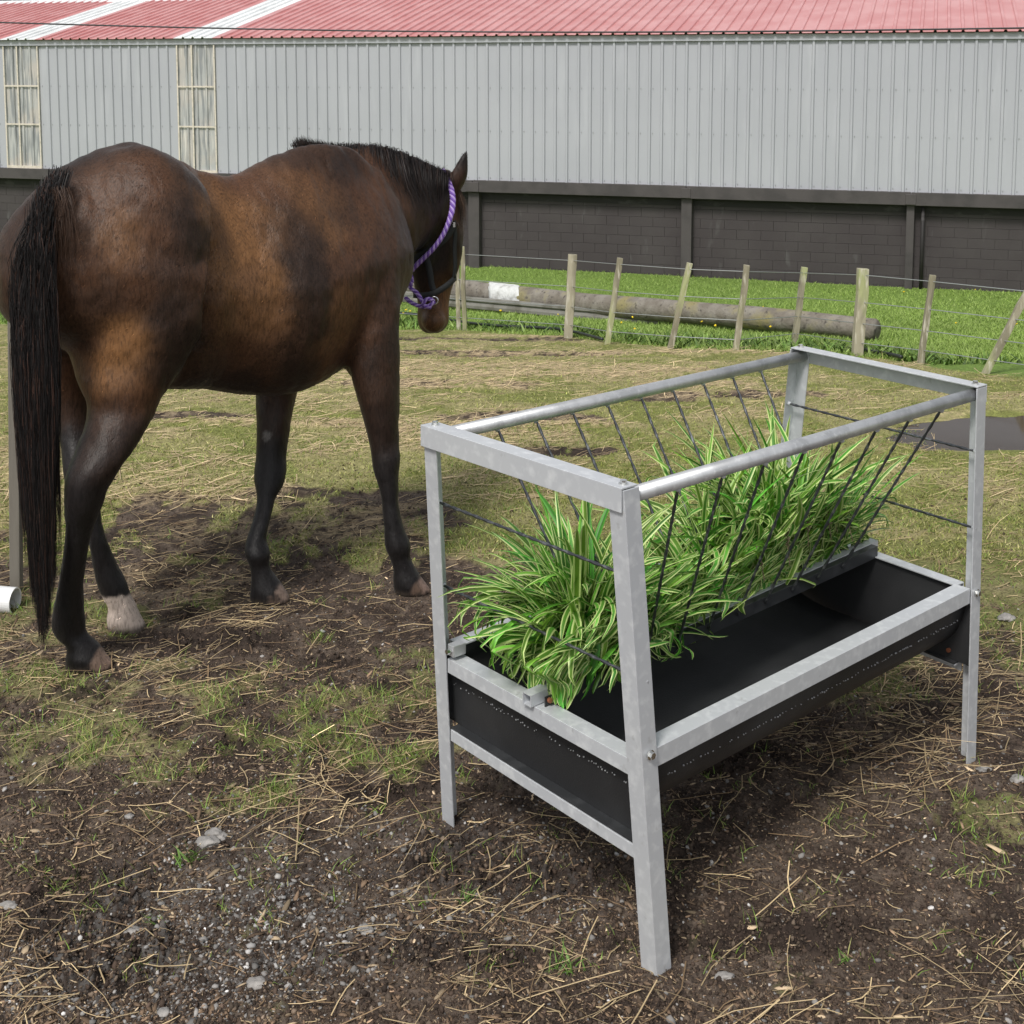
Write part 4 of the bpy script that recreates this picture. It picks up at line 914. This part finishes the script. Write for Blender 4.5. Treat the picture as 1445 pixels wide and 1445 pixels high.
    # loose leaves lying behind the feeder
# ------------------------------------------------------------------ barn
def make_barn():
    Zv = Vector((0, 0, 1)); zb = float(base(20.0))
    gl = G(660, 376); gl = Vector((gl.x, gl.y, zb)); 
    def onflat(px, py): return Zp(px, py, zb)
    P0 = onflat(660, 377); P1 = onflat(1445, 415)
    wd = (P1 - P0); wd.z = 0; wd.normalize(); nn = Vector((-wd.y, wd.x, 0))     # nn points away from the camera
    if nn.y < 0: nn = -nn
    def at(px, off=0, z=0):     # point of the wall plane seen at column px
        r = ray(px, 200); o = Vector((0, 0, CAMH)); pl = P0 + nn * off
        t = (pl - o).dot(nn) / Vector((r.x, r.y, 0)).dot(nn); p = o + r * t; p.z = z; return p
    def zat(px, py, off=0):
        r = ray(px, py); o = Vector((0, 0, CAMH)); pl = P0 + nn * off
        t = (pl - o).dot(nn) / Vector((r.x, r.y, 0)).dot(nn); return (o + r * t).z
    def A(px): return (at(px) - P0).dot(wd)
    def pt(a, off, z): p = P0 + wd * a + nn * off; p.z = z; return p
    zc0 = (zat(660, 259) + zat(1445, 275)) / 2; ze = (zat(100, 65) + zat(1445, 41)) / 2 + .0
    print('BARN', P0, P1, 'clad bottom', zat(660, 259), zat(1445, 275), zat(10, 247), 'eave', zat(0, 64), zat(1445, 41), ze)
    barn = thing('barn', pt(0, 0, zb), 'long grey metal clad barn with red ribbed roof on a dark block wall', 'barn')
    clad = mat('grey_cladding', (.41, .42, .455), .5, 0, noise=[(.8, 4, (.385, .395, .43), .4, .65, (1, 1, 1)), (6, 4, (.43, .44, .475), .58, .7, (1, 1, .15))])
    red = mat('red_roof', (.55, .225, .22), .28, 0, noise=[(2.5, 4, (.62, .31, .305), .4, .65, I3)])
    wht = mat('roof_light_sheet', (.78, .80, .80), .4, 0, noise=[(3, 4, (.66, .68, .68), .45, .65, I3)])
    blockm = mat('dark_block_paint', (.046, .038, .040), .75, 0, noise=[(2, 5, (.056, .048, .049), .4, .65, I3), (9, 6, (.085, .08, .08), .63, .75, (1, 1, .3))], bump=[(60, .3, .004, I3)])
    conc = mat('dark_concrete', (.070, .062, .062), .75, 0, noise=[(4, 5, (.050, .045, .045), .45, .65, I3)], bump=[(40, .3, .004, I3)])
    stain_shade = mat('damp_stain_and_shade', (.018, .016, .016), .7, 0, noise=[(5, 6, (.05, .046, .046), .55, .7, (1, 1, 2))])  # damp strip and downpipe colour, also used as painted shade at the eave
    aL, aR = A(-500), A(1445) + 14
    sp = .152; a0 = A(253)
    # sheet profile: flat pan with a small trapezoid rib
    def profile(x0, x1, pitch=sp, rib=.022, d=.020):
        out = []; k = math.ceil((x0 - a0) / pitch); out.append((x0, 0))
        while a0 + k * pitch < x1 - rib:
            c = a0 + k * pitch
            if c - rib > x0: out += [(c - rib, 0), (c - rib * .55, -d), (c + rib * .55, -d), (c + rib, 0)]
            k += 1
        out.append((x1, 0)); return out
    def sheet(name, x0, x1, z0, z1, m, off=0, par=barn):
        pr = profile(x0, x1); bm = bmesh.new()
        B = [bm.verts.new(pt(x, off + d, z0)) for x, d in pr]; T_ = [bm.verts.new(pt(x, off + d, z1)) for x, d in pr]
        for i in range(len(pr) - 1): bm.faces.new((B[i], B[i + 1], T_[i + 1], T_[i]))
        return obj(name, bm, m, par)
    w1 = (A(11), A(55)); w2 = (a0, A(305))
    w2 = (a0, a0 + 4 * sp); n1 = round((w1[0] - a0) / sp); w1 = (a0 + n1 * sp, a0 + (n1 + 4) * sp)
    segs = [(aL, w1[0]), (w1[1], w2[0]), (w2[1], aR)]
    for x0, x1 in segs: sheet('cladding', x0 + .001, x1 - .001, zc0, ze, clad)
    # screws
    scm = mat('screw_head', (.33, .34, .35), .5, .5)
    bm = bmesh.new(); k = math.ceil((aL - a0) / sp)
    while a0 + k * sp < A(1445) + 3:
        for zz in (zc0 + .06, zc0 + (ze - zc0) * .36, zc0 + (ze - zc0) * .66):
            p = pt(a0 + k * sp + .04, -.004, zz); bm_bar(bm, p, p - nn * .004, .011, .011)
        k += 1
    o = obj('screw_line', bm, scm, barn); o['kind'] = 'stuff'
    # translucent panels
    fib = mat('fibreglass_sheet', (.40, .41, .41), .35, 0, noise=[(2.2, 4, (.47, .44, .41), .45, .6, (1, 1, 1)), (9, 5, (.25, .26, .27), .46, .60, (2.5, 2.5, .25)), (16, 5, (.62, .60, .56), .56, .70, (3, 3, .12))])
    rail = mat('pale_rail', (.64, .58, .50), .6, 0, noise=[(20, 3, (.5, .46, .38), .5, .65, I3)])
    for x0, x1 in (w1, w2):
        pnl = sheet('translucent_panel', x0 + .002, x1 - .002, zc0 + .02, ze - .02, fib, .002)
        for zz in (zc0 + (ze - zc0) * .36, zc0 + (ze - zc0) * .66):
            bm = bmesh.new(); bm_bar(bm, pt(x0 + .01, -.024, zz), pt(x1 - .01, -.024, zz), .006, .022); obj('rail', bm, rail, pnl)
        for xx, ww in ((x0 + .012, .02), ((x0 + x1) / 2 - .06, .022), (x1 - .012, .02)):
            bm = bmesh.new(); bm_bar(bm, pt(xx, -.026, zc0 + .03), pt(xx, -.026, ze - .06), ww, .005, nn); obj('rail', bm, rail, pnl)
        bm = bmesh.new(); bm_bar(bm, pt(x0, -.012, zc0 + .035), pt(x1, -.012, zc0 + .035), .03, .05); obj('rail', bm, rail, pnl)
    # eave flashing
    bm = bmesh.new(); bm_bar(bm, pt(aL, -.030, ze - .012), pt(aR, -.030, ze - .012), .012, .075); obj('eave_flashing', bm, clad, barn)
    bm = bmesh.new(); bm_bar(bm, pt(aL, -.010, ze + .03), pt(aR, -.010, ze + .03), .03, .012); obj('eave_painted_shade', bm, stain_shade, barn)  # near-black bar painted in as the shade between flashing and roof edge
    # roof: ribbed sheets rising from the eave
    tan, ln = .24, 2.9
    def rsheet(name, x0, x1, m, ln_=ln):
        pr = profile(x0, x1, rib=.020, d=.022); bm = bmesh.new()
        B = [bm.verts.new(pt(x, -.085, ze + .052 - .085 * tan - d)) for x, d in pr]; T_ = [bm.verts.new(pt(x, ln_, ze + .052 + ln_ * tan - d)) for x, d in pr]
        for i in range(len(pr) - 1): bm.faces.new((B[i], B[i + 1], T_[i + 1], T_[i]))
        o = obj(name, bm, m, barn); s = o.modifiers.new('s', 'SOLIDIFY'); s.thickness = .006; return o
    w0 = (w1[0] - (w2[0] - w1[0]), w1[1] - (w2[0] - w1[0]))
    edges = [aL, w0[0], w0[1], w1[0], w1[1], w2[0], w2[1], aR]
    for i in range(7): rsheet('roof_light' if i % 2 else 'roof', edges[i] + .001, edges[i + 1] - .001, wht if i % 2 else red)
    bm = bmesh.new(); bm_prism(bm, pt(aL, ln, ze + .052 + ln * tan), pt(aR, ln, ze + .052 + ln * tan), [(-.16, -.02), (0, .035), (.16, -.02), (.16, -.03), (0, .02), (-.16, -.03)], nn, Zv); obj('ridge_cap', bm, wht, barn)
    bm = bmesh.new(); zr = ze + .052 + ln * tan
    v = [bm.verts.new(pt(aL, ln, zr)), bm.verts.new(pt(aR, ln, zr)), bm.verts.new(pt(aR, 2 * ln, ze)), bm.verts.new(pt(aL, 2 * ln, ze)), bm.verts.new(pt(aR, 2 * ln, zb)), bm.verts.new(pt(aL, 2 * ln, zb))]
    bm.faces.new(v[:4]); bm.faces.new((v[3], v[2], v[4], v[5])); obj('rear_slope', bm, red, barn)
    # block wall
    zw = zc0 - .015; bh = .12; bl = .30
    bm = bmesh.new(); bm_prism(bm, pt(aL, .12, zb - .3), pt(aL, .12, zw), [(0, 0), (aR - aL, 0), (aR - aL, .1), (0, .1)], wd, nn); wall = obj('block_wall', bm, conc, barn)
    bm = bmesh.new(); nrow = int((zw - zb) / bh) + 2
    zt = zw - .14
    for r_ in range(nrow):
        z1 = zt - r_ * bh; z0 = z1 - bh + .0022
        x = A(-60) + (r_ % 2) * bl / 2
        while x < A(1445) + 1.2:
            j = random.uniform(-.0015, .0015)
            bm_prism(bm, pt(x, .108 + j, z0), pt(x + bl - .0022, .108 + j, z0), [(0, 0), (.02, 0), (.02, z1 - z0), (0, z1 - z0)], nn, Zv); x += bl
    o = obj('blocks', bm, blockm, wall, bevel=.002); o['kind'] = 'stuff'
    # head beam in lengths, pilasters, damp strip
    pil = [A(668) - 2 * (A(970) - A(668)), A(668) - (A(970) - A(668)), A(668), A(970), A(1288)]; pil.append(pil[-1] + 2.7); pil.append(pil[-1] + 2.7)
    cuts = [aL] + pil + [aR]
    for i in range(len(cuts) - 1):
        bm = bmesh.new(); dz = random.uniform(-.004, .004)
        bm_bar(bm, pt(cuts[i] + .003, .02, zc0 - .055 + dz), pt(cuts[i + 1] - .003, .02, zc0 - .055 + dz), .14, .155); obj('head_beam', bm, conc, barn, bevel=.006)
    bm = bmesh.new(); bm_bar(bm, pt(aL, .1035, zc0 - .180), pt(aR, .1035, zc0 - .180), .012, .11); obj('damp_strip', bm, stain_shade, barn)
    for x, wv in zip(pil, (.15, .15, .15, .13, .09, .14, .14)):
        bm = bmesh.new(); bm_bar(bm, pt(x, .05, zb - .2), pt(x, .05, zc0 - .134), wv, .10, nn); obj('pilaster', bm, conc, barn, bevel=.006)
        bm = bmesh.new(); bm_bar(bm, pt(x, .012, zc0 - .125), pt(x, .012, zc0 + .0), .18, .15, nn) if wv > .14 else bm_bar(bm, pt(x, .012, zc0 - .125), pt(x, .012, zc0), .12, .146, nn); obj('corbel', bm, conc, barn, bevel=.006)
    x = A(1297); bm = bmesh.new(); bm_tube(bm, [pt(x + .07, .03, zb), pt(x + .07, .03, zc0 - .14)], .022, 12); obj('downpipe', bm, stain_shade, barn, True)
    # overhead cable in front of the roof
    bm = bmesh.new(); a = W(-150, 27, 15.5); b = W(1600, 37, 13.0)
    bm_tube(bm, [a.lerp(b, t) - Zv * .10 * math.sin(math.pi * t) for t in np.linspace(0, 1, 30)], .010, 6)
    tag(obj('overhead_cable', bm, mat('dark_cable', (.03, .03, .035), .6)), 'thin dark cable strung in front of the red roof', 'cable')
    # trees behind the ridge
    leaf = mat('far_leaf', rough=.7, attr=True)
    for i, (px, s) in enumerate(((-60, 1.0), (20, .75), (75, .55), (150, .45))):
        c = at(px, 12.0, zb); r_ = thing('tree', c, ['tall dark tree behind the barn beyond the left edge', 'dark tree behind the roof ridge at the top left corner', 'second dark tree peeping over the ridge', 'lowest treetop just over the ridge'][i], 'tree', 'trees behind the barn')
        bm = bmesh.new(); bm_tube(bm, [c, c + Vector((.1, 0, 2)), c + Vector((0, .1, 3.2 * s + 1))], [.16, .12, .04], 8); obj('trunk', bm, mat('bark', (.07, .055, .045), .9), r_)
        n = 5000; d = rng.normal(size=(n, 3)); d /= np.linalg.norm(d, axis=1, keepdims=True); rad = rng.uniform(.4, 1, (n, 1)) ** .5 * (1 + .4 * (fbm(d[:, 0] * 3, d[:, 2] * 3 + i * 7, 5, 3) - .5))[:, None]
        pos = np.array([c.x, c.y, zb + 2.6 + s * 1.1]) + d * rad * np.array([1.6 * s, 1.4 * s, 1.3 * s + .5]); e1 = rng.normal(size=(n, 3)) * .05; e2 = rng.normal(size=(n, 3)) * .05
        npar(mesh_np('crown', np.stack([pos, pos + e1, pos + e2], 1).reshape(-1, 3), np.arange(3 * n).reshape(-1, 3), leaf, None, np.repeat(jit((.05, .055, .03), n, .4), 3, 0)), r_)

# ------------------------------------------------------------------ fence, pole, hose, pipe, near post
def make_fence():
    wood = mat('weathered_post', (.36, .33, .24), .85, 0, noise=[(8, 6, (.22, .20, .14), .42, .6, (1, 1, .12)), (5, 4, (.34, .36, .18), .52, .66, (1, 1, .4)), (40, 3, (.50, .47, .38), .55, .7, (1, 1, .2))], bump=[(30, .6, .01, (1, 1, .1))])
    posts = [(644, 350, 647, 466, 6), (653, 348, 656, 467, 6), (808, 359, 802, 477, 12), (875, 364, 857, 487, 8), (973, 371, 945, 494, 8), (1054, 374, 1038, 499, 8), (1135, 377, 1121, 488, 8), (1218, 379, 1210, 503, 14), (1316, 388, 1299, 514, 8), (1455, 402, 1390, 528, 9)]
    lab = ['thin upright fence batten, left one of a close pair beside the horse head', 'thin upright fence batten, right one of a close pair beside the horse head', 'thicker fence post in front of the white wrap end of the pole', 'thin leaning batten just right of the thicker left post',
           'thin batten leaning right, in front of the middle of the pole', 'slim fence batten in front of the mossy part of the pole', 'slim batten behind the far back corner of the feeder', 'thickest squared fence post near the right end of the pole', 'thin leaning batten standing on open grass right of the pole', 'strongly leaning pale batten at the right edge of the photo']
    tops = []
    for (x0, y0, x1, y1, wpx), l in zip(posts, lab):
        b = G(x1, y1); t = W(x0, y0, b.y + .02); wv = wpx / F * b.y; tops.append((t, b))
        bm = bmesh.new(); n = 9; rings = []
        d = (t - b).normalized(); ex = Vector((1, 0, 0)); ex = (ex - d * ex.dot(d)).normalized(); ey = d.cross(ex)
        off = Vector((random.random() * 9, 3, 1))
        for i in range(n):
            s = i / (n - 1); p = b.lerp(t, s * 1.0) - d * (.06 if i == 0 else 0); ring = []
            for qx, qy in ((-.5, -.5), (0, -.55), (.5, -.5), (.55, 0), (.5, .5), (0, .5), (-.5, .5), (-.52, 0)):
                k = 1 + .14 * mnoise(Vector((qx * 2, qy * 2, s * 6)) + off); ring.append(p + ex * qx * wv * k + ey * qy * wv * k + ex * .008 * mnoise(Vector((0, 0, s * 3)) + off))
            rings.append(ring)
        loft(bm, rings); tag(obj('fence_post', bm, wood, bevel=.002), l, 'fence post', 'posts and battens of the wire fence')
    wire = mat('galvanised_wire', (.42, .44, .44), .4, .7)
    for wi, fr in enumerate((.93, .62, .38, .16)):
        pts = []
        for (t, b) in [tops[i] for i in (0, 2, 3, 4, 5, 6, 7, 8, 9)]: pts.append(b.lerp(t, fr) - Vector((0, .012, 0)))
        pts = [pts[0] + (pts[0] - pts[1]) * 3.0] + pts + [pts[-1] + (pts[-1] - pts[-2]) * 2]
        bm = bmesh.new(); bm_tube(bm, pts, .0030, 5)
        tag(obj('fence_wire', bm, wire), ['top', 'second', 'third', 'lowest'][wi] + ' wire of the four stapled along the fence posts', 'wire', 'strands of the wire fence')
    # long pole lying behind the fence
    pm = mat('mossy_pole', (.16, .14, .115), .9, 0, noise=[(7, 6, (.24, .22, .19), .42, .64, (1, 1, 1)), (3.5, 5, (.24, .21, .10), .56, .68, I3), (25, 4, (.08, .07, .06), .58, .70, I3)], bump=[(35, .7, .012, I3)])
    Yp = 11.0
    def gp(px, py, dz): g = G(px, py); return g + Vector((0, 0, dz))
    r0, r1 = .135, .088
    b1 = G(1238, 482); b0 = G(600, 424)
    a = b0 + Vector((0, r0, r0 * .9)); b = b1 + Vector((0, r1, r1 * .8))
    a = a + (a - b) * .25
    pts = [a.lerp(b, t) + Vector((0, 0, .012 * math.sin(t * 9))) for t in np.linspace(0, 1, 26)]
    bm = bmesh.new(); bm_tube(bm, pts, [lerp(r0, r1, t) * (1 + .03 * math.sin(t * 31)) for t in np.linspace(0, 1, 26)], 28)
    tag(obj('fallen_pole', bm, pm, smooth=True), 'long weathered mossy utility pole lying in the grass behind the fence', 'pole')
    endm = mat('cut_end', (.30, .27, .21), .9, noise=[(20, 4, (.18, .16, .12), .45, .6, I3)])
    # corrugated steel rail lying against the pole
    rm = mat('dull_rail_steel', (.19, .185, .165), .7, 0, noise=[(6, 5, (.11, .105, .085), .45, .65, I3)])
    bm = bmesh.new(); c0 = G(560, 426) + Vector((0, .02, .04)); c1 = G(930, 458) + Vector((0, .12, .0)); c0 = c0 + (c0 - c1) * .1
    prof = [(0, .085), (-.030, .075), (-.038, .05), (-.008, .03), (-.038, .0), (-.038, -.03), (0, -.045), (.006, -.04), (-.030, -.02), (-.030, 0), (0, .03), (-.030, .055), (-.025, .07), (.004, .078)]
    bm_prism(bm, c0, c1, prof, Vector((0, 1, 0)), Vector((0, 0, 1))); tag(obj('barrier_rail', bm, rm), 'grey folded steel rail lying along the front of the fallen pole', 'rail')
    # white sheet wrapped over the pole
    wm = mat('white_plastic', (.62, .63, .62), .5, noise=[(12, 4, (.42, .42, .40), .5, .68, I3)], bump=[(14, .7, .03, I3)])
    def at_pole(px):
        lo, hi = 0, 1
        for _ in range(40):
            m = (lo + hi) / 2; v = a.lerp(b, m); fwd = v.y * math.cos(PITCH) - (v.z - CAMH) * math.sin(PITCH); x = RES / 2 + v.x / fwd * F
            if x < px: lo = m
            else: hi = m
        return lo
    s0, s1 = at_pole(690), at_pole(732); d = (b - a).normalized(); ex, ey = frame(d); bm = bmesh.new(); R = []
    for i in range(12):
        s = lerp(s0, s1, i / 11); c = a.lerp(b, s); rr = lerp(r0, r1, s); ring = []
        for k in range(15):
            t = math.radians(lerp(-55, 195, k / 14)); q = rr * ((1.62 if t < .2 else 1.06 + .6 * max(0, 1.1 - t)) + .05 * mnoise(Vector((i * .5, k * .6, 0)))) + (.01 if k < 3 else 0)
            ring.append(bm.verts.new(c + Vector((0, -1, 0)) * math.cos(t) * q + Vector((0, 0, 1)) * math.sin(t) * q + d * .02 * mnoise(Vector((0, k * .9, i * .1)))))
        R.append(ring)
    for i in range(11):
        for k in range(14): bm.faces.new((R[i][k], R[i][k + 1], R[i + 1][k + 1], R[i + 1][k]))
    o = obj('plastic_wrap', bm, wm, smooth=True); m = o.modifiers.new('s', 'SOLIDIFY'); m.thickness = .004; tag(o, 'white plastic sheet wrapped round the left part of the pole', 'plastic sheet')
    # hose
    hm = mat('black_hose', (.02, .025, .022), .45)
    for pts, l in (([(560, 446), (600, 450), (655, 460), (700, 465), (760, 468), (800, 472), (850, 485)], 'black water hose on the ground under the left part of the fence'), ([(1205, 497), (1228, 502), (1250, 506), (1272, 511)], 'short black hose end on the grass by the thickest fence post')):
        P = [G(*p) + Vector((0, 0, .035)) for p in pts]; P = [Vector(p) for p in catmull([list(p) for p in P], 6)]
        bm = bmesh.new(); bm_tube(bm, P, .013, 8); tag(obj('hose', bm, hm, smooth=True), l, 'hose', 'pieces of black hose')
    # tall grey post behind the tail
    c = G(22, 838); gm = mat('grey_timber', (.17, .155, .13), .9, 0, noise=[(9, 6, (.10, .09, .075), .42, .62, (1, 1, .1))], bump=[(30, .6, .01, (1, 1, .1))])
    bm = bmesh.new(); bm_bar(bm, c - Vector((0, 0, .1)), W(20, 405, c.y), .034, .034, Vector((0, 1, 0))); tag(obj('timber_post', bm, gm, bevel=.003), 'grey squared timber post standing behind the horse tail', 'post')
    # white pipe at the left edge
    pv = mat('white_pvc', (.78, .79, .80), .35, noise=[(6, 4, (.68, .69, .70), .5, .7, I3)])
    e = G(17, 866) + Vector((0, 0, .043)); d = Vector((-1, .12, .035)).normalized()
    ex, ey = frame(d); bm = bmesh.new(); ro, ri, n = .0405, .0360, 32; V = []
    e = e + Vector((.012, 0, 0))
    for p, r_ in ((e, ro), (e + d * .9, ro), (e + d * .9, ri), (e, ri)): V.append([bm.verts.new(p + (ex * math.cos(2 * math.pi * k / n) + ey * math.sin(2 * math.pi * k / n)) * r_) for k in range(n)])
    for i in range(4):
        for k in range(n): bm.faces.new((V[i][k], V[i][(k + 1) % n], V[(i + 1) % 4][(k + 1) % n], V[(i + 1) % 4][k]))
    d2 = e.z
    tag(obj('plastic_pipe', bm, pv, smooth=False), 'open ended white plastic pipe lying on the ground at the left edge', 'pipe')
make_ground()
make_barn()
make_fence()
make_horse(); make_halter()
_f, _P, _inn, _l, _w = make_feeder()
make_plants(_P, _inn, _l, _w)
make_scatter()
